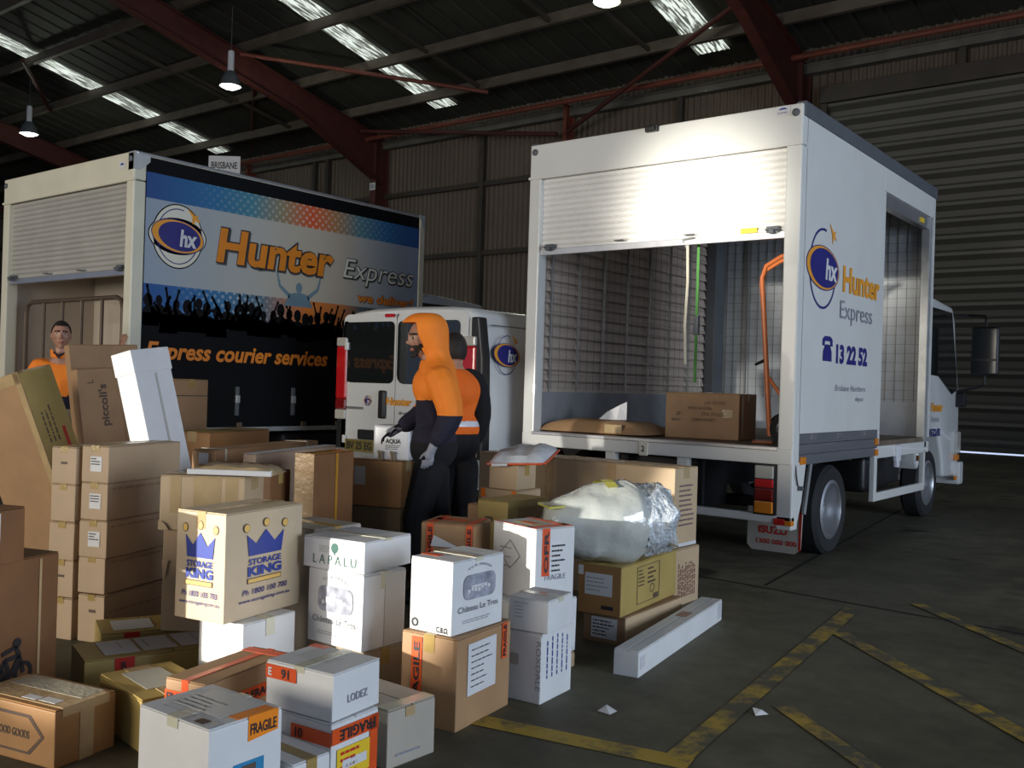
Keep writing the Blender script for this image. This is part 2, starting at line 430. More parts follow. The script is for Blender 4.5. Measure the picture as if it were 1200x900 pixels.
PY = [24.25, 21.95, 19.5, 17.0, 14.6, 12.2, 9.8, 7.4]
for i, x in enumerate((-12.75, -23.1, -36.2)):
    mb = MB(); rows = []
    for a in range(13):
        xx = x-.5+a/12.; rows.append([(xx, y, roof_z(y)+.06+(.02 if a % 2 else 0)) for y in (25.4, 12.0)])
    mb.add([p for r_ in rows for p in r_], [(2*a, 2*a+1, 2*a+3, 2*a+2) for a in range(12)])
    struct('window_%d' % (i+1), mb, SKYL, recalc=False)
for y in PY:
    z = roof_z(y)
    mb = MB().box(-61, y-.04, z-.30, 6, y+.04, z+.02).box(-61, y-.11, z-.32, 6, y+.04, z-.28)
    struct('roof_purlin', mb, PURL)
for x in (-43.5, -35.0, -26.9, -18.2, -10.3, 6.3):
    light = x in (-18.2, -35.0)
    fl = .15
    mb = MB()
    # rafter as I-section from the wall column to the ridge, deeper at the haunch
    y0, y1, yr = YW-.35, YW-4.5, ridge
    w = .3 if not light else .14
    for a, b, da, db in ((y0, y1, 1.75, .85), (y1, yr, .85, .7)):
        if light: da = db = .3
        za, zb = roof_z(a)-.34, roof_z(b)-.34
        mb.add([(x-.012, a, za), (x-.012, b, zb), (x-.012, b, zb-db), (x-.012, a, za-da), (x+.012, a, za), (x+.012, b, zb), (x+.012, b, zb-db), (x+.012, a, za-da)],
               [(0,1,2,3),(7,6,5,4),(0,4,5,1),(3,2,6,7),(1,5,6,2),(0,3,7,4)])
        for d0, d1 in ((0, 0), (da, db)):
            mb.add([(x-w/2, a, za-d0), (x+w/2, a, za-d0), (x+w/2, b, zb-d1), (x-w/2, b, zb-d1), (x-w/2, a, za-d0-.03), (x+w/2, a, za-d0-.03), (x+w/2, b, zb-d1-.03), (x-w/2, b, zb-d1-.03)],
                   [(0,1,2,3),(7,6,5,4),(0,4,5,1),(2,6,7,3),(1,5,6,2),(0,3,7,4)])
    if not light: struct('roof_rafter', mb, REDST)
    mb = MB(); zt = roof_z(YW)-.3; yc = YW-.38
    d = .34 if not light else .14
    mb.box(x-.015, yc-d, 0, x+.015, yc+.3, zt)
    mb.box(x-w/2, yc-d-.03, 0, x+w/2, yc-d, zt).box(x-w/2, yc+.28, 0, x+w/2, yc+.31, zt)
    struct('wall_column', mb, REDST if not light else REDST2)
t = thing('column_plate', 'small white plate fixed high on a red steel column', 'sign', (-26.9, YW-.75, 8.75))
MB().box(-.15, -.02, -.14, .15, .0, .14).build('plate', PAPER, t, bevel=.005)
_f = Face((-.15, -.02, -.14), (1, 0, 0), (0, 0, 1), t); _f.ring('plate_mark', .10, .14, .05, .07, .02, INK, n=16); _f.ring('plate_mark', .20, .14, .05, .07, .02, INK, n=16)
# eaves strut pipe and diagonal braces
struct('trim_1', MB().tube([(-61, YW-1.15, 10.45), (6, YW-1.15, 10.45)], .085, 8), REDST2, smooth=True)
for i, (p, q) in enumerate([((-26.6, 24.6, 10.6), (-18.4, 25.6, 9.6)), ((-10.6, 22.5, 11.2), (-18.0, 25.6, 9.6)), ((-26.9, 20.0, 11.9), (-34.9, 25.9, 11.2)), ((-35.2, 16.2, 12.4), (-39.5, 19.4, 12.0)),
                            ((-26.6, 19.2, 11.9), (-20.2, 24.2, 10.9))]):
    struct('trim_%d' % (i+2), MB().tube([p, q], .07, 8), REDST if i != 4 else REDST2, smooth=True)
for i, (x, ya, yb) in enumerate([(-31.2, 17.0, 21.9), (-30.6, 19.5, 24.2), (-21.0, 19.5, 24.2), (-14.6, 19.5, 24.2), (-16.5, 17.0, 21.9), (-39.8, 14.6, 19.5)]):
    struct('trim_%d' % (i+7), MB().bar((x, ya, roof_z(ya)-.22), (x+.4, yb, roof_z(yb)-.22), .07, .12), GIRT)
# back wall: ribbed sheet with girts and posts; gutter
mb = MB(); vs = []; x = -62.; prof = ((0, 0), (.05, .045), (.11, .045), (.16, 0))
while x < 8:
    for dx, dy in prof:
        for z in (0, 11.05): vs.append((x+dx, YW-dy+.05, z))
    x += .215
n = len(vs)//2
mb.add(vs, [(2*i, 2*i+2, 2*i+3, 2*i+1) for i in range(n-1)])
struct('wall_back', mb, WALLM, recalc=False)
for i, z in enumerate((8.45, 6.0, 3.6, 1.4)):
    struct('trim_%d' % (20+i), MB().box(-61, YW-.16, z-.09, -9.6, YW-.0, z+.09), GIRT, bevel=.01)
for i, x in enumerate((-39.4, -31.0, -30.2, -22.0, -14.2, -6.2)):
    struct('trim_%d' % (30+i), MB().box(x-.09, YW-.2, 0 if x < -10 else 9.45, x+.09, YW, 10.6), GIRT, bevel=.01)
struct('trim_40', MB().box(-61, YW-.3, 10.25, 6, YW-.02, 10.5).box(-61, YW-.34, 10.46, 6, YW-.02, 10.52), GUTT, bevel=.01)
struct('wall_left', MB().box(-61.6, -14, 0, -61.2, YW, 14), WALLM)
# big roller door in the back wall
mb = MB(); vs = []; z = .04
X0, X1 = -9.55, 4.5
while z < 9.3:
    for dz, dy in ((0, .14), (.13, .18), (.24, .38), (.32, .38), (.40, .16)):
        for x in (X0, X1): vs.append((x, YW-dy, z+dz))
    z += .425
n = len(vs)//2
mb.add(vs, [(2*i, 2*i+1, 2*i+3, 2*i+2) for i in range(n-1)])
struct('door_1', mb, DOORM, recalc=False)
struct('trim_41', MB().box(X0-.2, YW-.5, 9.3, X1, YW-.1, 9.75), GIRT, bevel=.02)
struct('trim_42', MB().box(X0-.2, YW-.45, 0, X0, YW-.1, 9.3), GIRT, bevel=.02)
GAPL = pm('door_gap_daylight', (.5, .5, .5), .8, .02, 2, emit=(.62, .72, 1.0), es=.9)
struct('trim_43', MB().box(X0, YW-.12, .0, X1, YW-.1, .06), GAPL)
# high-bay lamps
def lamp(loc, rad, label, glow, drop):
    t = thing('high_bay_lamp', label, 'lamp', loc, group='high bay lamps under the roof')
    drop = roof_z(loc[1])+.16-loc[2]
    MB().lathe([(.001, 1.12), (.085, 1.12), (.10, 1.06), (.10, .55), (.11, .5)], (0,0,0), (0,0,1), 20).build('gear_housing', PLAS, t, smooth=True)
    MB().lathe([(.05, .52), (rad*.45, .48), (rad*.8, .28), (rad, .02), (rad*.98, .02), (rad*.78, .26), (rad*.4, .44), (.03, .5)], (0,0,0), (0,0,1), 28).build('reflector', DGREY, t, smooth=True)
    MB().lathe([(.001, -.07), (rad*.5, -.05), (rad*.95, .03), (.001, .06)], (0,0,0), (0,0,1), 28).build('diffuser', pm('lamp_glow_'+label[:9].replace(' ', '_'), (.9, .9, .8), .4, .02, emit=glow, es=3.2), t, smooth=True)
    MB().tube([(0,0,.93), (0,0,drop)], .012, 6).build('hanger', DGREY, t)
    l = bpy.data.lights.new('lamp_light', 'POINT'); l.energy = 120; l.color = (.9, 1, .85); l.shadow_soft_size = .2
    o = bpy.data.objects.new('lamp_light', l); COL.objects.link(o); o.location = (0, 0, -.25); o.parent = t
lamp((-25.55, 18.1, 10.35), .33, 'bell lamp hanging by the red rafter above the banner truck', (.95, 1.0, .92), 2.25)
lamp((-38.6, 18.1, 8.65+2.0), .34, 'bell lamp hanging in the corner above the banner truck shutter', (.95, 1.0, .90), 1.9)
lamp((-12.0, 18.5, 10.12), .32, 'greenish glowing lamp above the white open truck', (.80, 1.0, .45), 2.2)
# hanging sign
t = thing('bay_sign', 'white sign with black capitals BRISBANE rising beyond the banner truck', 'sign', (-17.09, 12.02, 5.56))
ud = Vector((.80, .60, 0)); 
f = Face((-.33*ud.x, -.33*ud.y, 0), ud, (0,0,1), t)
MB().prism([(0,0),(.66,0),(.66,.36),(0,.36)], lambda u, v, q: f.at(u, v, q), -.02, 0).build('sign_board', PAPER, t, bevel=.004)
f.text('lettering', 'BRISBANE', .06, .10, INK, h=.14, w=.54, bold=.02)
MB().tube([f.at(.33, .34, -.035), f.at(.33, -5.56, -.035)], .03, 10).build('post', GALV, t)
MB().lathe([(.001, .03), (.22, .03), (.22, 0)], f.at(.33, -5.56, -.035), (0, 0, 1), 24).build('base', DGREY, t)
# ================================================================ VEHICLES
def wheel(parent, c, r, wd, rim_r, sgn=1, dual=False):
    """tyre with a dished steel rim; the open side faces +X when sgn=1"""
    c = Vector(c)
    t = MB().lathe([(rim_r, -wd), (r*.93, -wd), (r, -wd*.85), (r, -wd*.15), (r*.93, 0), (rim_r+.012, -.01), (rim_r, -.02)], c, (sgn, 0, 0), 40)
    if dual: t.lathe([(rim_r, -2.15*wd), (r*.93, -2.15*wd), (r, -2*wd), (r, -1.3*wd), (r*.93, -1.15*wd), (rim_r, -1.15*wd)], c, (sgn, 0, 0), 40)
    ty = t.build('tyre', RUB, parent, smooth=True)
    dp = wd*.75
    rm = MB().lathe([(rim_r+.012, -.005), (rim_r-.012, .006), (rim_r-.03, -.02), (rim_r*.86, -.04), (rim_r*.80, -dp), (rim_r*.5, -dp-.005), (rim_r*.45, -dp+.05), (rim_r*.3, -dp+.075), (.001, -dp+.08)], c, (sgn, 0, 0), 36)
    rm.build('rim', RIM, ty, smooth=True)
    nb = MB()
    for k in range(6):
        a = 2*math.pi*k/6
        p = c+Vector((sgn*(-dp), math.cos(a)*rim_r*.62, math.sin(a)*rim_r*.62))
        nb.lathe([(.016, 0), (.016, .03), (.001, .032)], p, (sgn, 0, 0), 6)
    nb.build('wheel_nut', DGREY, ty)
    return ty
def roller(parent, x0, x1, y, z0, z1, mat, pitch=.052):
    mb = MB(); vs = []; z = z1
    while z > z0+.02:
        zz = max(z-pitch, z0)
        for dz, dy in ((0, .012), (-.008, .0), (-.018, -.004), (-(z-zz)+.012, -.004), (-(z-zz), .008)):
            for x in (x0, x1): vs.append((x, y+dy, z+dz))
        z = zz
    n = len(vs)//2
    mb.add(vs, [(2*i, 2*i+1, 2*i+3, 2*i+2) for i in range(n-1)])
    mb.box(x0, y+.012, z0, x1, y+.03, z1)
    return mb.build('roller_shutter', mat, parent)
def hx_logo(F, cu, cv, a, sticker=True, wide=1.0):
    """blue hx oval in an orange oval over a thin tall ring, with a small orange aeroplane"""
    b = a*.55
    if sticker:
        F.up(0); F.ell('logo_backing', cu, cv, a*.86+.03, a*.98+.03, INK); F.ell('logo_backing', cu, cv, a+.03, b+.03, INK)
        F.up(1); F.ell('logo_backing', cu, cv, a*.86+.018, a*.98+.018, CREAM); F.ell('logo_backing', cu, cv, a+.018, b+.018, CREAM)
    F.up(2); F.ring('logo_ring', cu, cv, a*.80, a*.93, max(.008, a*.035), BLU, t0=75, t1=350)
    F.up(3); F.ell('logo_oval_edge', cu, cv, a, b, BLU, rot=-.12); F.up(4); F.ell('logo_oval', cu, cv, a*.97, b*.95, OGE, rot=-.12)
    F.up(5); F.ell('logo_oval_centre', cu+a*.06, cv, a*.80, b*.86, BLU, rot=-.12)
    F.up(6); F.text('lettering', 'hx', cu+a*.06, cv-a*.30, PAPER, h=a*.56, w=a*.66, bold=.035, shear=.1)
    px, py, q = cu+a*.60, cv+a*.70, a*.20
    F.up(2); F.poly('logo_aeroplane', [(px-1.3*q, py+1.3*q), (px-.9*q, py+1.2*q), (px+.1*q, py+.4*q), (px+.9*q, py+.6*q), (px+.5*q, py+.1*q), (px+1.2*q, py-.5*q), (px+.7*q, py-.7*q), (px+.2*q, py-.3*q), (px-.1*q, py-1.1*q), (px-.4*q, py-.9*q), (px-.4*q, py+.1*q)], OGE)
    F.up(0)
def phone_icon(F, u, v, s, mat):
    F.poly('phone_symbol', [(u, v), (u+s, v), (u+s*.98, v+s*.4), (u+s*.75, v+s*.68), (u+s*.25, v+s*.68), (u+s*.02, v+s*.4)], mat)
    F.poly('phone_symbol', [(u-.08*s, v+.62*s), (u+.14*s, v+.62*s), (u+.2*s, v+.82*s), (u+.8*s, v+.82*s), (u+.86*s, v+.62*s), (u+1.08*s, v+.62*s), (u+1.05*s, v+.9*s), (u+.8*s, v+1.02*s), (u+.2*s, v+1.02*s), (u-.05*s, v+.9*s)], mat)
    F.up(1); F.ell('phone_symbol', u+.5*s, v+.33*s, .2*s, .2*s, PAPER, n=16); F.up(0)

def truck_shell(t, Wd, L, zt, paint, hdr_z, shut_z, shut_mat, deck=.93):
    """local frame: origin on the ground under the rear corner at x=0; body runs to x=-Wd and y=L"""
    pw = .125
    MB().box(-Wd, 0, hdr_z, 0, .128, zt).build('rear_header', paint, t, bevel=.015)
    MB().box(-Wd-.01, -.012, hdr_z-.012, .01, .02, hdr_z+.012).build('header_trim', paint, t, bevel=.004)
    for x0 in (-pw, -Wd):
        MB().box(x0, 0, deck-.02 if x0 < -1 else .30, x0+pw, .125, hdr_z-.008).build('rear_post', paint, t, bevel=.012)
    for x, nm in ((-.055, 0), (-Wd+.055, 1)):
        MB().lathe([(.03, 0), (.03, .012), (.012, .02), (.001, .02)], (x, 0, zt-.07), (0, -1, 0), 16).build('marker_lamp', DGREY, t)
    sh = roller(t, -Wd+pw-.01, -pw+.01, .05, shut_z, hdr_z, shut_mat)
    MB().box(-Wd+pw, .025, shut_z-.045, -pw, .06, shut_z+.012).build('bottom_bar', ALU, sh, bevel=.004)
    for x in (-.22, -Wd+.24):
        MB().box(x-.05, .0, shut_z+.0, x+.05, .05, shut_z+.05).box(x-.02, -.03, shut_z-.01, x+.02, .02, shut_z+.03).tube([(x-.05, -.02, shut_z+.02), (x+.06, -.03, shut_z+.02)], .008, 6).build('latch', DGREY, sh, bevel=.003)
    for x in (-Wd*.36, -Wd*.62):
        MB().tube([(x-.05, .05, shut_z+.04), (x-.045, .0, shut_z+.035), (x+.045, .0, shut_z+.035), (x+.05, .05, shut_z+.04)], .008, 6).build('handle', ALU, sh, smooth=True)
    MB().box(-Wd+.002, .129, zt-.03, -.002, L, zt-.001+.0).build('roof_panel', paint, t)
    MB().box(-Wd, L-.05, deck, 0, L, zt).build('front_wall', paint, t)
    MB().box(-Wd+.02, .10, deck-.09, -.02, L, deck).build('deck', DECK, t)
    # chassis, axle, fuel tank, wheels
    for x in (-Wd/2-.38, -Wd/2+.31):
        MB().box(x, .12, .52, x+.07, L+1.5, .72).build('chassis_rail', BLK, t)
    return sh

def cab(t, Wd, L, y1):
    x0, x1 = -.13, -Wd+.13
    y0 = L+.06
    prof = [(y0, .62), (y0+.05, .55), (y0+.10, .62), (y0+.28, .92), (y0+.58, .98), (y0+.88, .92), (y0+1.05, .62), (y0+1.10, .42), (y1-.05, .40), (y1, .55), (y1-.01, 1.22), (y1-.06, 1.42), (y1-.32, 2.28), (y1-.45, 2.44), (y0+.2, 2.50), (y0, 2.42)]
    body = MB().prism(prof, lambda u, v, d: (d, u, v), x0, x1).build('cab_body', VPAINT, t, bevel=.05, seg=3, smooth=True)
    for sx, nm in ((x0, 1), (x1, -1)):
        f = Face((sx, 0, 0), (0, nm, 0), (0, 0, 1), t, .004)
        q = lambda y: y*nm
        pts = [(q(y0+.07), 1.62), (q(y0+.07), 2.37), (q(y1-.50), 2.37), (q(y1-.16), 1.46), (q(y1-.42), 1.40), (q(y0+.75), 1.60)]
        if nm < 0: pts = pts[::-1]
        wn = f.poly('side_window', pts, GLASS, th=.02, lift=.008)
        ln = [(q(y0+.10), .95), (q(y0+.115), .95), (q(y0+.115), 2.30), (q(y0+.10), 2.30)]
        f.poly('door_gap', ln if nm > 0 else ln[::-1], BLK)
        MB().box(sx, q(y0+.16)*nm, 1.02, sx+nm*.04, q(y0+.24)*nm, 1.30).build('door_handle', BLK, t, bevel=.015)
    MB().prism([(y1-.055, 1.45), (y1-.31, 2.24), (y1-.27, 2.25), (y1-.02, 1.45)], lambda u, v, d: (d, u, v), x0-.12, x1+.12).build('windscreen', GLASS, t)
    MB().box(x1-.05, y1-.12, .30, x0+.05, y1+.08, .58).build('front_bumper', VPAINT, t, bevel=.03)
    MB().box(x0-.02, y1-.20, .68, x0+.03, y1+.01, .95).build('corner_lamp', LWHT, t, bevel=.02)
    MB().box(x0, y1-.22, .60, x0+.035, y1-.08, .67).build('indicator_lamp', LAMB, t, bevel=.01)
    MB().box(x0, y0+.0, .66, x0+.03, y0+.06, .72).build('side_lamp', LAMB, t, bevel=.008)
    MB().box(x0, y1-.2, .36, x0+.03, y1-.13, .41).build('side_lamp', LAMB, t, bevel=.008)
    # mirror on its two arms
    mx, my, mz = .22, y1-.36, 1.93
    m = MB().box(mx-.15, my-.04, mz-.30, mx+.15, my+.06, mz+.28).build('door_mirror', BLK, t, bevel=.035, seg=3, smooth=True)
    MB().box(mx-.125, my-.046, mz-.10, mx+.125, my-.038, mz+.25).build('mirror_glass', MIRR, m)
    MB().box(mx-.125, my-.046, mz-.27, mx+.125, my-.038, mz-.125).build('mirror_glass', MIRR, m)
    MB().tube([(x0-.02, y1-.30, 2.36), (x0+.14, y1-.22, 2.36), (mx-.02, my+.05, 2.34), (mx, my+.01, 2.29), (mx, my+.01, mz+.2)], .016, 8).build('mirror_arm', BLK, m, smooth=True)
    MB().tube([(mx, my+.01, mz-.2), (mx, my+.01, mz-.40), (mx-.1, my+.08, mz-.44), (x0-.02, y1-.16, mz-.50)], .016, 8).build('mirror_arm', BLK, m, smooth=True)
    MB().box(x0-.05, y1-.2, 1.25, x0+.10, y1-.06, 1.42).build('mirror_bracket', BLK, m, bevel=.02)

# ---------------------------------------------------------------- white truck with the open side
def open_truck():
    Wd, L, zt = 2.60, 3.80, 3.58
    t = thing('box_truck', 'white delivery truck with half raised rear shutter, open side door and blue phone number', 'truck', (-2.82, 7.14, 0))
    truck_shell(t, Wd, L, zt, WPAINT, 3.27, 2.60, SHUT)
    F = Face((0, 0, 0), (0, 1, 0), (0, 0, 1), t)
    MB().box(-.04, .10, 1.04, 0, 2.05, 3.50).build('side_panel', WPAINT, t, bevel=.006)
    MB().box(-.04, 2.05, 3.27, 0, 3.74, 3.50).build('side_header', WPAINT, t, bevel=.006)
    MB().box(-.06, .02, 3.485, .015, L+.01, 3.60).build('roof_rail', DGREY, t, bevel=.01)
    MB().box(-Wd-.015, .02, 3.485, -Wd+.06, L+.01, 3.60).build('roof_rail', DGREY, t, bevel=.01)
    # boards under the side panel
    g = MB()
    for z in (.795, .877, .959): g.box(-.035, .13, z, -.004, 2.05, z+.079)
    g.build('side_board', MGREY, t, bevel=.004)
    for y in (.42, 1.02, 1.72): MB().box(-.01, y-.06, .985, .006, y+.06, 1.035).build('hinge_plate', ALU, t, bevel=.004)
    # side door opening: galvanised frame, header track, sill
    MB().box(-.07, 2.055, .90, -.005, 2.115, 3.27).build('door_post', WPAINT, t, bevel=.006)
    MB().box(-.09, 3.62, .82, 0, 3.70, 3.27).box(-.08, 3.70, .82, -.01, 3.80, 3.50).build('door_post', GALV, t, bevel=.008)
    MB().box(-.10, 2.11, 3.14, -.02, 3.63, 3.27).build('door_track', ALU, t, bevel=.008)
    MB().box(-.06, 3.30, 3.17, -.01, 3.42, 3.22).build('track_label', YEL, t)
    MB().tube([(-.07, 2.22, 3.15), (-.07, 2.22, 2.6)], .006, 6).build('pull_cord', STRAPC, t)
    MB().box(-.10, 2.05, .77, 0, 3.80, .885).build('side_sill', WPAINT, t, bevel=.008)
    MB().box(-.02, 2.60, .72, .02, 2.74, .88).box(-.02, 2.62, .66, .02, 2.7, .74).build('sill_latch', PLAS, t, bevel=.01)
    # inside: far side slats over a grey kick panel with a wire grid, front wall
    sl = MB(); z = 1.30
    while z < 3.40:
        sl.add([(-Wd+.098, .12, z), (-Wd+.098, L-.06, z), (-Wd+.070, L-.06, z+.088), (-Wd+.070, .12, z+.088), (-Wd+.06, .12, z+.095), (-Wd+.06, L-.06, z+.095)], [(0,1,2,3), (3,2,5,4)]); z += .105
    sl.build('inner_slat', SLAT, t, recalc=False)
    MB().box(-Wd, .10, .93, -Wd+.055, L-.05, 3.5).build('side_wall', IWALL, t)
    MB().box(-Wd+.055, .12, .93, -Wd+.10, L-.05, 1.30).build('kick_panel', IGREY, t, bevel=.004)
    MB().box(-Wd+.1, L-.09, .93, -.05, L-.05, 3.5).build('bulkhead_panel', IGREY, t)
    MB().box(-Wd+.10, L-.35, .93, -Wd+.22, L-.12, 3.5).build('corner_post', DGREY, t, bevel=.01)
    gr = MB()
    for k in range(8): gr.box(-Wd+.09, .25+k*.46, 1.30, -Wd+.112, .264+k*.46, 3.45)
    gr.build('wall_batten', GALV, t)
    w = MB()
    for k in range(30): w.box(-Wd+.114, .15+k*.12, 1.32, -Wd+.1165, .1524+k*.12, 3.42)
    for k in range(17): w.box(-Wd+.114, .13, 1.34+k*.12, -Wd+.1165, L-.1, 1.3424+k*.12)
    w.build('wire_grid', WIRE, t)
    w = MB()
    for k in range(23): w.box(-Wd+.25+k*.1, L-.10, 1.30, -Wd+.254+k*.1, L-.094, 3.42)
    for k in range(21): w.box(-Wd+.24, L-.10, 1.32+k*.1, -.1, L-.094, 1.324+k*.1)
    for k in range(5): w.box(-Wd+.5+k*.5, L-.115, 1.25, -Wd+.52+k*.5, L-.095, 3.44)
    w.build('wire_grid', WIRE, t)
    # rear: sill, bumper, lamps, plates
    MB().box(-Wd+.004, -.01, .80, -.004, .11, .925).build('rear_sill', WPAINT, t, bevel=.01)
    MB().box(-Wd+.12, -.02, .905, -.12, .10, .935).build('sill_lip', ALU, t, bevel=.005)
    MB().box(-1.34, -.02, .79, -1.26, -.008, .915).build('number_plate_small', CREAM, t, bevel=.003)
    Face((-1.34, -.02, .79), (1, 0, 0), (0, 0, 1), t).text('lettering', '2', .022, .035, INK, h=.05, bold=.02)
    for x in (-1.70, -1.00): MB().box(x, .02, .42, x+.10, .09, .80).build('bumper_bracket', WPAINT, t, bevel=.008)
    MB().box(-Wd+.1, .0, .345, 0, .07, .41).build('rear_bumper', WPAINT, t, bevel=.012)
    lb = MB().box(-.31, -.01, .40, -.13, .06, .80).build('tail_lamp', BLK, t, bevel=.012)
    for z0, z1, m in ((.685, .785, LWHT), (.615, .680, LRED), (.515, .610, LDRED), (.415, .51, LAMB)):
        MB().box(-.295, -.025, z0, -.145, 0, z1).build('lamp_lens', m, lb, bevel=.01)
    lb = MB().box(-Wd+.13, -.01, .40, -Wd+.31, .06, .80).build('tail_lamp', BLK, t, bevel=.012)
    for z0, z1, m in ((.685, .785, LWHT), (.615, .680, LRED), (.515, .610, LDRED), (.415, .51, LAMB)):
        MB().box(-Wd+.145, -.025, z0, -Wd+.295, 0, z1).build('lamp_lens', m, lb, bevel=.01)
    MB().box(-.14, -.008, .335, -.05, .03, .385).build('reflector', LRED, t, bevel=.006)
    MB().box(-.05, -.008, .335, .005, .05, .375).build('reflector', LAMB, t, bevel=.006)
    # tapered plate beside the post, marker lamps
    MB().prism([(.02, .34), (.12, .34), (.20, .50), (.28, .82), (.02, .82)], lambda u, v, d: (d, u, v), -.012, -.002).build('corner_plate', WPAINT, t)
    MB().box(-.01, .14, .80, .015, .24, .86).build('side_lamp', LAMB, t, bevel=.008)
    MB().lathe([(.018, 0), (.018, .04), (.001, .04)], (0, .12, .62), (1, 0, 0), 12).build('side_knob', DGREY, t)
    MB().tube([(.0, .06, .80), (.012, .05, .72), (.01, .09, .64)], .006, 6).build('lamp_cable', BLK, t)
    MB().box(-.01, 1.96, .90, .015, 2.04, .96).build('side_lamp', LAMB, t, bevel=.008)
    MB().box(-.01, 1.97, .80, .015, 2.04, .86).build('side_lamp', LAMB, t, bevel=.008)
    # mudguard stay and mudflap
    MB().bar((-.03, .45, .82), (-.03, .33, .40), .05, .02, (1, 0, 0)).build('mudguard_stay', GALV, t)
    mf = MB().prism([(-.50, .11), (-.46, .07), (-.10, .07), (-.05, .11), (-.04, .42), (-.50, .42)], lambda u, v, d: (u, d, v), .335, .35).build('mudflap', MUD, t)
    ff = Face((-.5, .335, 0), (1, 0, 0), (0, 0, 1), mf)
    ff.rect('mudflap_edge', .435, .10, .455, .42, REDL)
    ff.text('lettering', 'ISUZU', .10, .215, REDL, h=.06, w=.24, bold=.03)
    ff.text('lettering', '1300 000 000', .08, .13, REDL, h=.04, w=.34, bold=.02)
    # side guard
    MB().box(-.05, 1.98, .37, .0, 2.06, .87).build('side_guard', WPAINT, t, bevel=.008)
    MB().box(-.05, 3.62, .40, .0, 3.68, .80).build('side_guard', WPAINT, t, bevel=.008)
    MB().box(-.045, 2.0, .37, -.005, 3.68, .45).build('side_guard', WPAINT, t, bevel=.008)
    MB().box(-.72, 2.20, .42, -.16, 2.95, .78).build('fuel_tank', BLK, t, bevel=.06, seg=3, smooth=True)
    MB().box(-.60, 3.05, .45, -.20, 3.45, .75).build('battery_box', BLK, t, bevel=.03)
    MB().box(-Wd+.4, .95, .33, -.4, 1.05, .43).build('rear_axle', BLK, t, bevel=.02)
    MB().box(-1.75, .3, .35, -.9, .8, .8).build('chassis_box', BLK, t, bevel=.04)
    wheel(t, (-.045, 1.0, .378), .378, .205, .24, 1, True)
    wheel(t, (-Wd+.045, 1.0, .378), .378, .205, .245, -1, True)
    wheel(t, (-.16, 4.42, .385), .385, .205, .245, 1)
    wheel(t, (-Wd+.16, 4.42, .385), .385, .205, .245, -1)
    MB().prism([(.54, .77), (.66, .79), (1.34, .79), (1.46, .77), (1.46, .78), (1.34, .80), (.66, .80), (.54, .78)], lambda u, v, d: (d, u, v), -.55, -.04).build('mudguard', BLK, t)
    cab(t, Wd, L, 5.64)
    # print on the side
    def P(y, z): return (y-7.14, z)
    F.up(2); F.ring('logo_ring', .51, 2.365, .30, .325, .014, BLU, t0=80, t1=355); F.ring('logo_ring', .51, 2.365, .285, .31, .004, BLU, t0=80, t1=355)
    F.up(3); F.ell('logo_oval_edge', .51, 2.37, .365, .178, BLU, rot=-.05); F.up(4); F.ell('logo_oval', .505, 2.37, .355, .17, OGE, rot=-.05)
    F.up(5); F.ell('logo_oval_edge', .53, 2.37, .315, .155, BLU, rot=-.05)
    F.up(6); F.text('lettering', 'hx', .55, 2.29, PAPER, h=.17, w=.27, bold=.035, shear=.1)
    q = .07; px, py = .72, 2.66
    F.up(2); F.poly('logo_aeroplane', [(px-1.3*q, py+1.3*q), (px+.1*q, py+.4*q), (px+.9*q, py+.6*q), (px+.5*q, py+.1*q), (px+1.2*q, py-.5*q), (px+.2*q, py-.3*q), (px-.1*q, py-1.1*q), (px-.4*q, py+.1*q)], OGE)
    F.text('lettering', 'Hunter', .98, 2.235, OGE, h=.215, w=.98, bold=.035)
    F.text('lettering', 'Express', .93, 2.0, GINK, h=.16, w=.84)
    phone_icon(F, .56, 1.625, .20, BLU)
    F.text('lettering', '13 22 52', .87, 1.625, BLU, h=.15, w=.80, bold=.05)
    F.text('lettering', 'Brisbane Northern', .86, 1.385, GINK, h=.055, w=.78, shear=.3)
    F.text('lettering', 'depot', 1.38, 1.30, GINK, h=.045, w=.22, shear=.2)
    G = Face((-Wd, 0, 0), (1, 0, 0), (0, 0, 1), t, .004)
    G.rect('maker_sticker', 2.38, 3.50, 2.50, 3.575, PAPER); G.up(1)
    G.poly('sticker_mark', [(2.40, 3.545), (2.425, 3.56), (2.455, 3.56), (2.48, 3.545)], KBLU); G.text('lettering', 'BODIES', 2.40, 3.515, BLU, h=.014, w=.08); G.up(0)
    G.rect('warning_sticker', 2.10, 2.615, 2.24, 2.655, YEL, lift=-.035)
    MB().box(-1.37, -.035, zt-.05, -1.25, .02, zt+.005).box(-1.35, -.06, zt-.04, -1.27, -.03, zt-.01).build('rear_camera', BLK, t, bevel=.008)
    # print on the cab door
    D = Face((-.13, 0, 0), (0, 1, 0), (0, 0, 1), t, .006)
    hx_logo(D, 4.16, 1.27, .085, False)
    D.text('lettering', 'Hunter', 4.34, 1.20, OGE, h=.10, w=.50, bold=.04)
    D.text('lettering', 'Express', 4.36, 1.08, GINK, h=.07, w=.34)
    phone_icon(D, 4.15, .92, .09, BLU)
    D.text('lettering', '13 22 52', 4.30, .92, BLU, h=.08, w=.45, bold=.05)
    return t
open_truck()

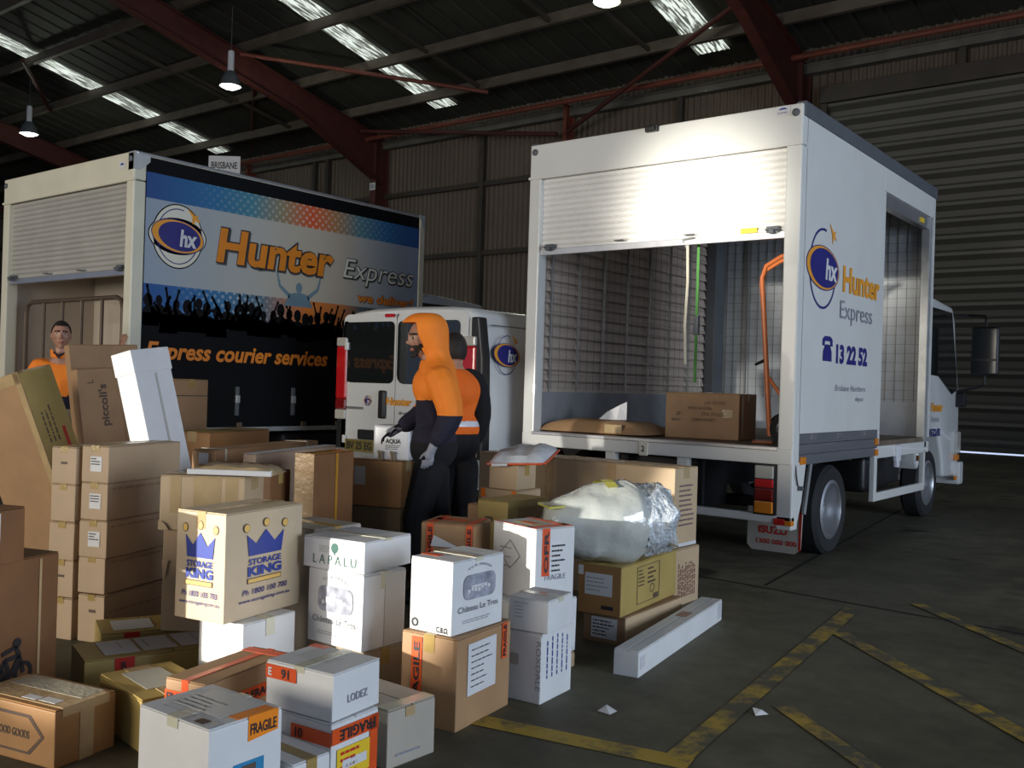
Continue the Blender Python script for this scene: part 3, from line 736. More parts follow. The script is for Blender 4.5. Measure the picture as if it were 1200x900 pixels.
# ---------------------------------------------------------------- banner truck
def banner_truck():
    Wd, L, zt = 2.62, 3.95, 3.44
    rnd = random.Random(5)
    t = thing('box_truck', 'cream framed truck with a printed concert crowd banner along its side', 'truck', (-8.38, 4.91, 0))
    truck_shell(t, Wd, L, zt, CPAINT, 3.175, 2.33, pm('shutter_grey', (.43, .42, .39), .5, .07, 2.5, .03), deck=.93)
    MB().box(-.05, .126, .80, -.004, L-.06, 3.43).build('banner_panel', BLKP, t)
    MB().box(-.05, L-.08, .60, .012, L+.01, 3.40).build('front_post', CPAINT, t, bevel=.01)
    MB().box(-.06, .02, 3.415, .012, L+.012, 3.445).build('roof_rail', ALU, t, bevel=.012)
    MB().prism([(.0, 3.44), (.16, 3.44), (.16, 3.36), (.06, 3.27), (.0, 3.27)], lambda u, v, d: (d, u, v), -.1, .008).build('corner_cap', GALV, t)
    MB().prism([(L, 3.44), (L-.10, 3.44), (L-.02, 3.27), (L, 3.27)], lambda u, v, d: (d, u, v), -.1, .022).build('corner_cap', GALV, t)
    MB().box(-Wd, .1, .93, -Wd+.05, L, zt).build('side_wall', IWALL, t)
    MB().box(-Wd+.05, 1.05, .93, -.06, 1.10, 3.3).build('bulkhead_panel', IWALL, t)
    MB().box(-Wd, -.01, .80, 0, .11, .925).build('rear_sill', CPAINT, t, bevel=.01)
    MB().box(-.05, .2, .78, .012, L-.05, .83).build('bottom_rail', GALV, t, bevel=.006)
    F = Face((0, 0, 0), (0, 1, 0), (0, 0, 1), t)
    y0, y1 = .13, L-.085
    top = ramp_mat('banner_top_print', 1, [(0, (.012, .05, .24)), (.9, (.02, .16, .34)), (1.35, (.06, .23, .30)), (1.75, (.32, .25, .13)), (2.15, (.75, .10, .02)), (2.5, (.45, .22, .08)), (2.85, (.10, .24, .27)), (3.3, (.015, .15, .36)), (3.9, (.012, .07, .30))], dots=(.092, 2.1, 1.5))
    mid = ramp_mat('banner_middle_print', 1, [(0, (.30, .38, .48)), (.9, (.42, .45, .45)), (2.0, (.55, .49, .38)), (2.6, (.55, .47, .36)), (3.1, (.42, .44, .44)), (3.9, (.28, .35, .50))])
    low = ramp_mat('banner_crowd_print', 1, [(0, (.01, .07, .30)), (.9, (.02, .16, .36)), (1.5, (.10, .18, .22)), (2.1, (.80, .22, .03)), (2.6, (.62, .20, .05)), (2.9, (.10, .14, .14)), (3.9, (.01, .05, .12))], dots=(.092, 1.2, .8))
    F.rect('banner_top_band', y0, 3.025, y1, 3.27, top)
    F.rect('banner_middle_band', y0, 2.215, y1, 3.025, mid)
    F.rect('banner_crowd_band', y0, 1.60, y1, 2.215, low)
    # crowd silhouettes
    mb = MB(); d = F.l+.0012
    def poly(pts): mb.add([F.at(u, v, d) for u, v in pts], [tuple(range(len(pts)))])
    poly([(y0, 1.5), (y1, 1.5), (y1, 1.90), (y0, 1.94)])
    y = y0+.05
    while y < y1-.06:
        b = 1.955-.05*(y/y1)+rnd.uniform(-.04, .06); s = rnd.uniform(1.0, 1.5)
        poly([(max(y0, y-.09*s), b-.16), (min(y1, y+.09*s), b-.16), (min(y1, y+.075*s), b-.02), (y+.03*s, b+.02), (y-.03*s, b+.02), (max(y0, y-.075*s), b-.02)])
        hy = b+.06*s
        poly([(y+.036*s*math.cos(k*.628), hy+.05*s*math.sin(k*.628)) for k in range(10)])
        for sg in (-1, 1):
            if rnd.random() < .55:
                e = (y+sg*.10*s, b+.03+rnd.uniform(0, .05)); h = (y+sg*rnd.uniform(.04, .17)*s, min(2.19, b+rnd.uniform(.10, .24)))
                if not (y0 < h[0]-.02 and h[0]+.02 < y1): continue
                a = (y+sg*.06*s, b-.05)
                poly([(a[0]-.022, a[1]), (a[0]+.022, a[1]), (e[0]+.017, e[1]), (e[0]-.017, e[1])])
                poly([(e[0]-.017, e[1]-.005), (e[0]+.017, e[1]-.005), (h[0]+.010, h[1]), (h[0]-.010, h[1])])
                poly([(h[0]+.016*math.cos(k*1.05), h[1]+.022*math.sin(k*1.05)) for k in range(6)])
        y += rnd.uniform(.075, .13)
    mb.build('crowd_print', BLKP, t, recalc=False)
    # the pale figure with raised arms rising into the middle band
    FIG = pm('figure_print', (.16, .25, .30), .45, .1)
    mb = MB(); d = F.l+.0013; c = 1.99
    poly([(c-.20, 2.14), (c+.20, 2.14), (c+.13, 2.27), (c+.05, 2.29), (c-.05, 2.29), (c-.13, 2.27)])
    poly([(c+.045*math.cos(k*.628), 2.345+.06*math.sin(k*.628)) for k in range(10)])
    for sg in (-1, 1):
        poly([(c+sg*.12, 2.27), (c+sg*.13, 2.22), (c+sg*.27, 2.33), (c+sg*.25, 2.36)]); poly([(c+sg*.25, 2.36), (c+sg*.275, 2.33), (c+sg*.315, 2.50), (c+sg*.295, 2.50)])
    mb.build('figure_print', FIG, t)
    # logo and words
    hx_logo(F, .48, 2.70, .292)
    F.up(1)
    sh = pm('print_shadow', (.10, .10, .09), .5, .1)
    def words(st, u, v, h, w, mat, b, s, off=.014, edge=.03):
        F.up(1); F.text('lettering', st, u+off*.8, v-off, sh, h=h, w=w, bold=b+edge, shear=s)
        F.up(2); F.text('lettering', st, u-.004, v, INK, h=h, w=w+.008, bold=b+edge, shear=s)
        F.up(3); F.text('lettering', st, u, v, mat, h=h, w=w, bold=b, shear=s); F.up(0)
    words('Hunter', .92, 2.525, .34, 1.56, BANO, .035, .12)
    words('Express', 2.62, 2.535, .235, 1.16, CREAM, -.004, .22, edge=.028)
    words('we deliver!', 2.86, 2.275, .105, .92, DOR, .03, .15, .008, .02)
    F.up(2); F.text('lettering', 'Express courier services', .17, 1.505, DOR, h=.165, w=2.26, bold=.03, shear=.22); F.up(0)
    for y in (1.22, 1.95, 2.7):
        MB().box(-.01, y-.02, .95, .02, y+.02, 1.25).build('curtain_strap', DGREY, t, bevel=.004)
        MB().box(.0, y-.025, 1.08, .03, y+.025, 1.16).build('curtain_buckle', GALV, t, bevel=.006)
    for y in (1.25, 2.1, 2.6): MB().box(.0, y-.03, .83, .03, y+.03, .88).build('rail_catch', TUBEB, t, bevel=.004)
    for z in (.6,): MB().box(-.6, 1.9, .4, -.1, 2.7, .75).build('fuel_tank', BLK, t, bevel=.05)
    wheel(t, (-.05, .95, .385), .385, .205, .245, 1, True); wheel(t, (-Wd+.05, .95, .385), .385, .205, .245, -1, True)
    wheel(t, (-.17, 4.55, .385), .385, .205, .245, 1); wheel(t, (-Wd+.17, 4.55, .385), .385, .205, .245, -1)
    cab(t, Wd, L, 5.75)
    G = Face((-Wd, 0, 0), (1, 0, 0), (0, 0, 1), t, .004)
    G.rect('maker_sticker', 2.36, 3.29, 2.47, 3.36, PAPER); G.up(1); G.poly('sticker_mark', [(2.385, 3.325), (2.40, 3.345), (2.43, 3.345), (2.45, 3.325)], KBLU)
    return t
banner_truck()
# load gate standing inside the banner truck
t = thing('load_gate', 'brown tubular steel gate inside the banner truck below its shutter', 'gate', (-9.62, 5.0, .935))
hw = .97; zt = 1.15
MB().tube([(-hw, 0, .02), (-hw, 0, zt-.12), (-hw+.03, 0, zt-.03), (-hw+.12, 0, zt), (hw-.12, 0, zt), (hw-.03, 0, zt-.03), (hw, 0, zt-.12), (hw, 0, .02)], .024, 8).build('gate_frame', TUBEB, t, smooth=True)
for k in range(4): MB().tube([(-hw+(k+1)*2*hw/5, 0, .05), (-hw+(k+1)*2*hw/5, 0, zt)], .019, 8).build('gate_bar', TUBEB, t, smooth=True)
MB().tube([(-hw, 0, .06), (hw, 0, .06)], .022, 8).build('gate_rail', TUBEB, t, smooth=True)

# ---------------------------------------------------------------- van
def van():
    t = thing('delivery_van', 'white van with two glazed rear doors and a round blue logo on its flank', 'van', (-5.62, 6.80, 0))
    Wd, H = 1.95, 2.08
    def sec(y, s=1., zt=H, zb=.38, ins=0.):
        hw = Wd/2*s; c = -Wd/2
        half = [(hw*.96, zb), (hw, zb+.12), (hw, 1.0), (hw*.985, 1.35), (hw*.93, zt-.24), (hw*.885, zt-.09), (hw*.80, zt-.025), (hw*.55, zt), (0, zt+.012)]
        pts = [(c+x, z) for x, z in half]+[(c-x, z) for x, z in half[-2::-1]]
        return [(x, y, z) for x, z in pts]
    ss = [sec(0, .965, H-.035), sec(.02, .985, H-.015), sec(.07, 1, H), sec(2.6), sec(3.3, 1, H-.01), sec(3.75, .99, H-.10), sec(4.25, .97, 1.45), sec(4.6, .95, 1.16), sec(4.85, .86, .98), sec(4.95, .74, .86)]
    n = len(ss[0]); mb = MB()
    vs = [p for s in ss for p in s]
    fs = [(i*n+k, i*n+(k+1) % n, (i+1)*n+(k+1) % n, (i+1)*n+k) for i in range(len(ss)-1) for k in range(n)]
    fs += [tuple(range(n)), tuple((len(ss)-1)*n+k for k in range(n-1, -1, -1))]
    mb.add(vs, fs); mb.build('van_body', VPAINT, t, smooth=True)
    F = Face((-Wd, 0, 0), (1, 0, 0), (0, 0, 1), t, .004)
    # doors as two slightly raised skins with a gap between
    def skin(u0, u1):
        pts = []
        r = .07
        for cx, cy, a0 in ((u1-r, .48+r, -90), (u1-r, 2.025-r, 0), (u0+r, 2.025-r, 90), (u0+r, .48+r, 180)):
            pts += [(cx+r*math.cos(R(a0+k)), cy+r*math.sin(R(a0+k))) for k in (0, 30, 60, 90)]
        return pts
    seam = .835
    dl = F.poly('rear_door', skin(.075, seam-.004), VPAINT, th=.03, lift=.020)
    dr = F.poly('rear_door', skin(seam+.004, Wd-.19), VPAINT, th=.03, lift=.020)
    F.rect('door_gap', seam-.006, .48, seam+.006, 2.02, BLK, lift=.008)
    G = Face((-Wd, -.018, 0), (1, 0, 0), (0, 0, 1), t, .004)
    for d, u0, u1 in ((dl, .105, seam-.025), (dr, seam+.025, Wd-.285)):
        pts = []
        for cx, cy, a0, r in ((u1-.06, 1.33+.06, -90, .06), (u1-.05, 1.945-.05, 0, .05), (u0+.05, 1.945-.05, 90, .05), (u0+.09, 1.33+.09, 180, .09)):
            pts += [(cx+r*math.cos(R(a0+k)), cy+r*math.sin(R(a0+k))) for k in (0, 30, 60, 90)]
        G.sub(d).poly('rear_window', pts, GLASS, th=.012, lift=.012)
    G.rrect('brake_lamp', .68, 1.985, .81, 2.02, .016, LRED, th=.02, lift=.02)
    h = MB().box(-Wd+seam-.20, -.06, .98, -Wd+seam-.11, -.02, 1.26).build('door_handle', BLK, dl, bevel=.035, seg=3, smooth=True)
    for z in (.75, 1.7):
        MB().box(-Wd+.12, -.05, z-.04, -Wd+.17, -.01, z+.04).build('door_hinge', VPAINT, dl, bevel=.008)
        MB().box(-.27, -.05, z-.04, -.22, -.01, z+.04).build('door_hinge', VPAINT, dr, bevel=.008)
    # tall lamp clusters in black corner pillars
    for sg in (1, -1):
        x0, x1 = (-.155, .006) if sg > 0 else (-Wd-.006, -Wd+.155)
        pl = MB().prism([(x0, .62), (x1, .62), (x1, 1.0), (x1-(.02*sg if sg > 0 else 0), 1.6), (x1-(.075 if sg > 0 else .0), 1.97), (x0+(.0 if sg > 0 else .075), 1.97), (x0+(0 if sg > 0 else .02), 1.6)], lambda u, v, d: (u, d, v), -.02, .10).build('corner_pillar', BLK, t, bevel=.015)
        a0, a1 = (-.235, -.085) if sg > 0 else (-Wd+.085-.09, -Wd+.145)
        la = MB().box(a0, -.045, 1.16, a1, .03, 1.70).build('tail_lamp', LRED, t, bevel=.02)
        MB().box(a0, -.048, 1.70, a1, .03, 1.79).build('lamp_lens', LWHT, la, bevel=.015)
        MB().box(a0, -.048, .95, a1, .03, 1.05).build('lamp_lens', LWHT, la, bevel=.015)
        MB().box(a0, -.046, 1.05, a1, .03, 1.16).build('lamp_lens', LDRED, la, bevel=.015)
    MB().box(-Wd-.02, -.10, .40, .02, .12, .66).build('rear_bumper', pm('bumper_grey', (.30, .31, .29), .5, .05), t, bevel=.05, seg=3, smooth=True)
    MB().box(-Wd+.36, -.065, .76, -Wd+.66, -.02, .86).build('plate_lamp_housing', BLK, t, bevel=.015)
    npx = MB().box(-Wd+.24, -.115, .64, -Wd+.66, -.10, .76).build('number_plate', PLATE, t, bevel=.005)
    Face((-Wd, -.115, 0), (1, 0, 0), (0, 0, 1), npx).text('lettering', 'BV 25 EG', .27, .665, INK, h=.075, w=.36, bold=.03)
    H2 = Face((-Wd, -.024, 0), (1, 0, 0), (0, 0, 1), t, .003)
    hx_logo(H2, .46, 1.15, .055, False)
    H2.text('lettering', 'Hunter', .715, 1.12, OGE, h=.075, w=.36, bold=.04, shear=.2)
    H2.text('lettering', 'Express', 1.12, 1.12, GINK, h=.06, w=.30, shear=.2)
    H2.text('lettering', 'Brisbane', .90, 1.03, INK, h=.03, w=.20, shear=.3)
    H2.rect('model_badge', .16, 1.06, .40, 1.085, ALU, th=.01, lift=.01)
    S = Face((.0, 0, 0), (0, 1, 0), (0, 0, 1), t, .004)
    hx_logo(S, .32, 1.63, .20, False); 
    S.text('lettering', 'Hunter', .62, 1.56, OGE, h=.16, w=.75, bold=.04)
    S.rect('side_groove', .10, 1.895, 2.6, 1.905, DGREY, lift=-.018)
    for x, sg in ((.01, 1), (-Wd-.01, -1)):
        wheel(t, (x-.02*sg, 1.02, .33), .33, .2, .2, sg); wheel(t, (x-.02*sg, 4.0, .33), .33, .2, .2, sg)
    for y in (1.02, 4.0):
        S.ell('wheel_arch', y, .40, .40, .40, BLK, lift=.002); Face((-Wd, 0, 0), (0, -1, 0), (0, 0, 1), t, .004).ell('wheel_arch', -y, .40, .40, .40, BLK, lift=.002)
    MB().add([(-Wd+.16, 3.80, 1.93), (-.16, 3.80, 1.93), (-.12, 4.27, 1.46), (-Wd+.12, 4.27, 1.46)], [(0,1,2,3)]).build('windscreen', GLASS, t)
van()
# ================================================================ CARTONS
GRP = 'parcels piled for delivery'
class Carton: pass
def carton(name, label, x, y, th, lx, ly, h, z0, mat, cat='cardboard box', group=GRP, seam='x', tape=TAPE, fold=.07, flaps=True, seed=0, tape_w=.05, rot=None, loc=None):
    """near corner (x, y); lx runs along the face seen on its -Y side, ly along the face seen on its +X side"""
    c = Carton(); a = R(th); rnd = random.Random(hash_(name+label)+seed); c.rnd = rnd
    L_ = Vector((-math.cos(a), -math.sin(a), 0)); R_ = Vector((-math.sin(a), math.cos(a), 0))
    pos = Vector((x, y, z0))+L_*lx/2+R_*ly/2
    if z0 > .01 and loc is None: pos.z += .003
    c.t = t = thing(name, label, cat, loc or pos, a, group, rot)
    X, Y = lx/2, ly/2; ft = .005; hb = h-ft if flaps else h
    bev = .005 if min(lx, ly, h) > .06 else .003
    MB().box(-X, -Y, 0, X, Y, hb).build('body', mat, t, bevel=bev, jit=.0015, rnd=rnd)
    if flaps:
        g = .0025
        for sg in (-1, 1):
            b = MB()
            if seam == 'x': b.box(-X+.001, g if sg > 0 else -Y+.001, hb, X-.001, Y-.001 if sg > 0 else -g, h)
            else: b.box(g if sg > 0 else -X+.001, -Y+.001, hb, X-.001 if sg > 0 else -g, Y-.001, h)
            b.build('top_flap', mat, t, bevel=.002, seg=1)
    if tape:
        b = MB(); w = tape_w/2; e = .0018
        fo = min(fold, h*.45)
        if seam == 'x':
            b.box(-X-e, -w, h-.001, X+e, w, h+e).box(-X-e, -w, h-fo, -X, w, h).box(X, -w, h-fo, X+e, w, h)
        else:
            b.box(-w, -Y-e, h-.001, w, Y+e, h+e).box(-w, -Y-e, h-fo, w, -Y, h).box(-w, Y, h-fo, w, Y+e, h)
        b.build('packing_tape', tape, t)
    c.F = Face((-X, -Y, 0), (1, 0, 0), (0, 0, 1), t); c.S = Face((X, -Y, 0), (0, 1, 0), (0, 0, 1), t); c.T = Face((-X, -Y, h), (1, 0, 0), (0, 1, 0), t)
    c.lx, c.ly, c.h = lx, ly, h
    return c
def hash_(s):
    v = 7
    for ch in s: v = (v*31+ord(ch)) % 100003
    return v
def label_on(c, f, u0, v0, u1, v1, mat=PAPER, n=6, ink=INK, bars=True, vertical=False):
    f.rect('shipping_label', u0, v0, u1, v1, mat); f.up(1)
    m = .12*(u1-u0); q = .12*(v1-v0)
    f.lines('label_print', u0+m, v0+q, u1-m, v1-q, n, ink, c.rnd, .3, .5, vertical); f.up(0)
def fragile_tape(f, u0, v0, u1, v1, st='FRAGILE', rot=0):
    f.up(1); f.rect('fragile_tape', u0, v0, u1, v1, ORT); f.up(2)
    if u1-u0 > v1-v0: f.text('lettering', st, u0+.06*(u1-u0), v0+.22*(v1-v0), INK, h=(v1-v0)*.56, w=(u1-u0)*.88, bold=.03)
    else: f.text('lettering', st, u1-.22*(u1-u0), v0+.06*(v1-v0), INK, h=(u1-u0)*.56, w=(v1-v0)*.88, bold=.03, rot=R(90))
    f.up(0)

# --- front row
c = carton('white_box', 'white square box with orange fragile sticker and small blue picture label', -2.28, 1.61, 2, .33, .26, .37, 0, WHC, seam='y', tape=WTAPE, fold=.03)
c.T.lines('faint_print', .06, .03, .27, .17, 6, pm('faint_grey_ink', (.48, .50, .47), .5, .1), c.rnd, .22); c.T.rect('paper_sheet', .05, .075, .28, .24, pm('sheet_paper', (.60, .62, .60), .4, .03))
c.T.rect('picture_label', .20, .005, .32, .05, pm('label_grey_blue', (.30, .34, .38), .3, .2)); c.T.up(1); c.T.rect('picture_print', .245, .012, .285, .043, PINK_INK); c.T.up(0)
c.S.poly('fragile_sticker', [(.135, .30), (.245, .31), (.245, .372), (.135, .372)], ORL); c.S.up(1); c.S.text('lettering', 'FRAGILE', .142, .318, INK, h=.032, w=.095, bold=.02); c.S.up(0)
c.T.rect('fragile_sticker', .285, .10, .33, .235, ORL)
c.S.rect('picture_label', .085, .15, .195, .245, SKYP); c.S.up(1); c.S.rect('picture_print', .115, .165, .165, .235, PINK_INK); c.S.up(0)

c = carton('cardboard_box', 'brown box with a black hexagon print and paper label on shiny taped lid', -3.20, 1.65, 12.8, .42, .255, .20, 0, KRO, seam='x', tape=CTAPE, tape_w=.20, fold=.03)
c.T.rect('document_pouch', .03, .13, .39, .235, pm('clear_pouch', (.46, .45, .36), .16, .1, 14, .2)); c.T.rect('shipping_label', .28, .045, .36, .085, PAPER); c.T.rect('shipping_label', .20, .04, .27, .075, PAPER)
HEX = [(.06, .03), (.30, .03), (.37, .10), (.30, .165), (.06, .165), (-.0, .10)]
HEX = [(max(.005, u), v) for u, v in HEX]
c.F.poly('hexagon_print', HEX, PINK_INK); c.F.up(1); c.F.poly('hexagon_print', [(.185+(u-.185)*.93, .0975+(v-.0975)*.86) for u, v in HEX], KRO); c.F.up(2); c.F.text('lettering', 'BARNWOOD GOODS', .06, .085, PINK_INK, h=.028, w=.24, bold=.02); c.F.up(0)
c.S.rect('tape_strip', .10, .0, .16, .19, CTAPE)

c1 = carton('wine_carton', 'lower white wine carton wrapped by orange fragile tape and a yellow sticker', -2.29, 2.07, 5, .295, .225, .262, 0, WHC, tape=None)
c1.F.up(1); c1.F.rect('fragile_tape', .12, .19, .297, .235, ORT); c1.F.up(2); c1.F.text('lettering', '10', .14, .197, INK, h=.03, bold=.03); c1.F.up(0)
c1.S.up(1); c1.S.rect('fragile_tape', 0, .195, .222, .245, ORT); c1.S.rect('fragile_tape', .18, .06, .218, .245, ORT); c1.S.up(2); c1.S.text('lettering', 'FRAGILE', .205, .235, INK, h=.034, w=.17, bold=.03, rot=R(180)); c1.S.up(1)
c1.S.rect('warning_sticker', .025, .045, .18, .175, YEL); c1.S.up(2); c1.S.rect('sticker_band', .025, .055, .18, .075, REDL); c1.S.rect('sticker_band', .05, .105, .165, .135, PAPER)
c1.S.lines('label_print', .04, .08, .17, .17, 4, REDL, c1.rnd, .4); c1.S.ell('round_print', .145, .02, .028, .026, GINK, n=20); c1.S.ell('round_print', .06, .02, .02, .02, GINK, n=20); c1.S.up(0)
c = carton('wine_carton', 'upper white wine carton with a strip of orange tape along its lid edge', -2.30, 2.08, 6.9, .29, .235, .152, .262, WHC, tape=WTAPE, seam='y', tape_w=.045, fold=.02)
c.F.up(1); c.F.rect('fragile_tape', 0, .095, .135, .14, ORT); c.F.up(2); c.F.text('lettering', 'E', .012, .105, PAPER, h=.026, bold=.03, rot=0); c.F.text('lettering', '91', .07, .103, INK, h=.03, bold=.03); c.F.up(0)
c.T.lines('faint_print', .05, .07, .24, .19, 8, pm('faint_grey_ink', (.4, .4, .4), .5, .1), c.rnd, .3); c.T.rect('fragile_tape', .0, .20, .07, .233, ORT)
c.S.text('lettering', 'LODEZ', .07, .045, GINK, h=.026, w=.10, bold=.02)
carton('white_box', 'low white box wedged between the blue labelled box and the wine cartons', -2.25, 1.885, 0, .34, .145, .20, 0, WHC, seam='x', tape=TAPE, tape_w=.04)
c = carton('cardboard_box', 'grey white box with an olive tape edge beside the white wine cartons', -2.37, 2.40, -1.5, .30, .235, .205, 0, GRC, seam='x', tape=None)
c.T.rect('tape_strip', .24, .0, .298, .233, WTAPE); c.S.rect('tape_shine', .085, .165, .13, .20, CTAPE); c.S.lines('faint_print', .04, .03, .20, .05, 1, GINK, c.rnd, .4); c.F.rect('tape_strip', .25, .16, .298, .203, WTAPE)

# --- château boxes on the fragile carton
c = carton('cardboard_box', 'brown carton with orange fragile tape and a white sheet under the vineyard picture box', -2.43, 2.83, 8, .265, .41, .36, 0, KR, seam='y')
fragile_tape(c.F, .05, .02, .10, .345); fragile_tape(c.S, .335, .21, .375, .358, 'FRAGILE')
c.S.rect('document_sheet', .075, .12, .29, .325, PAPER); c.S.up(1); c.S.lines('label_print', .10, .14, .27, .31, 7, INK, c.rnd, .18, .5); c.S.up(0)
def chateau(f, w, h, rnd):
    f.up(1)
    for i, ch in enumerate('VIN DE BORDEAUX'):
        a = R(125-70*i/14); f.text('lettering', ch if ch != ' ' else '.', w*.5+w*.36*math.cos(a), h*.62+h*.27*math.sin(a), GINK, h=h*.035, bold=.02, rot=a-R(90))
    f.rrect('vineyard_picture', w*.20, h*.44, w*.83, h*.78, w*.10, pm('engraving_print', (.33, .34, .40), .6, .45, 22)); f.up(2)
    rr = random.Random(3)
    for k in range(7): f.ell('vineyard_house', w*(.3+.065*k), h*(.56+.02*math.sin(k*1.7)+.006*k), w*.028, h*.03, PAPER, n=8)
    f.rect('vineyard_house', w*.34, h*.60, w*.60, h*.63, PAPER)
    f.up(1); f.text('lettering', 'Château Le Tros', w*.11, h*.285, pm('engraving_ink', (.10, .10, .13), .6, .2), h=h*.085, w=w*.78, bold=.0)
    f.lines('small_print', w*.2, h*.12, w*.8, h*.18, 2, GINK, rnd, .3, .3); f.up(0)
c = carton('wine_carton', 'white carton with an engraved vineyard picture standing on the taped brown box', -2.47, 2.835, 3, .215, .34, .29, .36, WHC, seam='x', tape=WTAPE, fold=.015)
chateau(c.S, .34, .29, c.rnd); c.F.ring('round_print', .03, .03, .018, .018, .008, INK, n=20); c.F.text('lettering', 'C.B.O.', .14, .008, INK, h=.022, w=.06, bold=.02)
c.T.rect('fragile_tape', .0, .06, .09, .10, ORT); c.T.lines('faint_print', .03, .15, .19, .3, 3, pm('faint_grey_ink', (.4, .4, .4), .5, .1), c.rnd, .15)
# --- lapalu stack
c = carton('cardboard_box', 'plain brown carton beneath the two white cartons with the green tree print', -2.92, 2.80, -2, .36, .25, .22, 0, pm('kraft_grey', (.36, .27, .18), .6, .1, 5, .05), seam='x')
c = carton('wine_carton', 'white vineyard picture carton under the low carton with a green tree', -2.92, 2.79, 2, .33, .26, .318, .22, WHC, tape=WTAPE)
chateau(c.F, .33, .318, c.rnd); c.S.rect('tape_strip', .13, .0, .25, .31, pm('dull_tape', (.58, .57, .56), .4, .05))
c = carton('wine_carton', 'low white carton with a green tree over capital letters, topmost of its stack', -2.945, 2.815, 8, .335, .33, .132, .538, WHC, seam='x', tape=WTAPE, fold=.01)
c.F.text('lettering', 'L A P A L U', .058, .020, GREENP, h=.042, w=.235, bold=-.006); c.F.ell('tree_print', .175, .092, .020, .022, GREENP, n=12); c.F.rect('tree_print', .171, .062, .179, .08, GREENP)
c.F.lines('tree_print', .09, .068, .16, .10, 4, pm('pale_green_ink', (.45, .5, .45), .5, .2), c.rnd, .4)
# --- two piece roxdale stack and the fragile white stack behind it
c = carton('wine_carton', 'tall white carton with upright grey capitals under a square white carton', -2.385, 3.32, 5, .185, .265, .30, 0, WHC, tape=None)
c.F.text('lettering', 'ROXDALE', .162, .265, GINK, h=.025, w=.21, rot=R(-90)); c.F.rrect('handle_hole', .03, .15, .075, .20, .01, pm('slot_print', (.46, .43, .39), .7, .1))
c.S.lines('label_print', .03, .10, .24, .28, 5, KBLU, c.rnd, .18, .5, True); c.S.rect('tape_strip', .0, .285, .262, .299, PAPER)
c = carton('wine_carton', 'square white carton with faint print on its front, atop the carton with upright capitals', -2.355, 3.322, 8.7, .195, .235, .14, .30, WHC, tape=WTAPE, seam='x', fold=.02)
c.F.lines('faint_print', .03, .05, .10, .125, 5, pm('faint_grey_ink', (.4, .4, .4), .5, .1), c.rnd, .4)
carton('cardboard_box', 'flat tan carton base under the white fragile carton stack', -2.61, 3.57, -1.5, .30, .33, .07, 0, KRL, tape=None)
carton('white_box', 'plain white carton under the white box with orange tape and small print', -2.615, 3.57, -1.5, .30, .34, .262, .07, WHC, tape=WTAPE)
c = carton('white_box', 'white box with orange tape hanging over its edge and a printed address', -2.665, 3.64, -14, .33, .245, .345, .332, WHC, seam='y', tape=None)
fragile_tape(c.S, .04, .12, .085, .345, 'OFR'); c.S.up(0)
c.S.lines('address_print', .10, .13, .19, .27, 6, INK, c.rnd, .35, .5); c.S.text('lettering', 'FRAGILE', .06, .10, GINK, h=.026, w=.13)
c.F.ring('stamp_print', .14, .20, .08, .07, .004, PINK_INK, n=4); c.F.lines('address_print', .06, .12, .22, .25, 3, GINK, c.rnd, .12)
c.T.rect('fragile_tape', .0, .0, .33, .02, ORT); c.T.rect('fragile_tape', .0, .205, .33, .24, ORT); c.T.rect('fragile_tape', .25, .0, .30, .245, ORT); c.T.rect('warning_sticker', .08, .06, .23, .16, pm('olive_sticker', (.5, .46, .2), .3, .2)); c.T.up(1); c.T.rect('sticker_band', .10, .09, .2, .12, REDL)
c = carton('cardboard_box', 'brown box with orange tape over both top corners, behind the vineyard picture carton', -3.02, 3.62, 22, .28, .26, .66, 0, KR, seam='x', tape=None)
fragile_tape(c.F, .03, .42, .065, .655); fragile_tape(c.F, .235, .42, .268, .655); c.T.rect('fragile_tape', .03, .0, .065, .258, ORT); c.T.rect('fragile_tape', .235, .0, .268, .258, ORT); c.T.rect('fragile_tape', .03, .10, .2, .16, ORT)
c.F.up(2); c.F.poly('torn_paper', [(.055, .545), (.07, .60), (.21, .545)], PAPER, lift=.012)

# --- storage king box and its base
c = carton('white_box', 'bright white box under the crown printed brown box', -3.19, 2.40, 8, .25, .30, .36, 0, WHC, tape=WTAPE)
def crown(f, u, v, w, h):
    f.up(1); pts = [(u+.08*w, v+.70*h), (u+.02*w, v+.96*h), (u+.26*w, v+.84*h), (u+.5*w, v+1.0*h), (u+.74*w, v+.84*h), (u+.98*w, v+.96*h), (u+.92*w, v+.70*h)]
    f.poly('crown_print', pts, KBLU)
    for q, z in ((.0, 1.045), (.5, 1.085), (1.0, 1.045)):
        f.up(1); f.ell('crown_ball', u+q*w, v+z*h, .085*w, .055*h, PINK_INK, n=18); f.up(2); f.ell('crown_ball', u+q*w+.006*w, v+z*h, .068*w, .045*h, GOLD, n=18)
    f.up(1); f.text('lettering', 'STORAGE', u+.08*w, v+.59*h, KBLU, h=.075*h, w=.84*w, bold=.03)
    f.text('lettering', 'KING', u+.06*w, v+.46*h, KBLU, h=.11*h, w=.88*w, bold=.05)
    f.rect('crown_band', u+.05*w, v+.365*h, u+.93*w, v+.43*h, PINK_INK); f.up(2); f.rect('crown_band', u+.07*w, v+.375*h, u+.91*w, v+.42*h, GOLD)
    f.up(1); f.text('lettering', 'Ph 1800 100 700', u-.06*w, v+.235*h, BLU, h=.07*h, w=1.16*w, bold=.008, shear=.1)
    f.text('lettering', 'www.storageking.com.au', u-.14*w, v+.145*h, BLU, h=.045*h, w=1.32*w, bold=.01, shear=.1); f.up(0)
SKM = pm('kraft_pale', (.60, .47, .31), .6, .06, 5, .04)
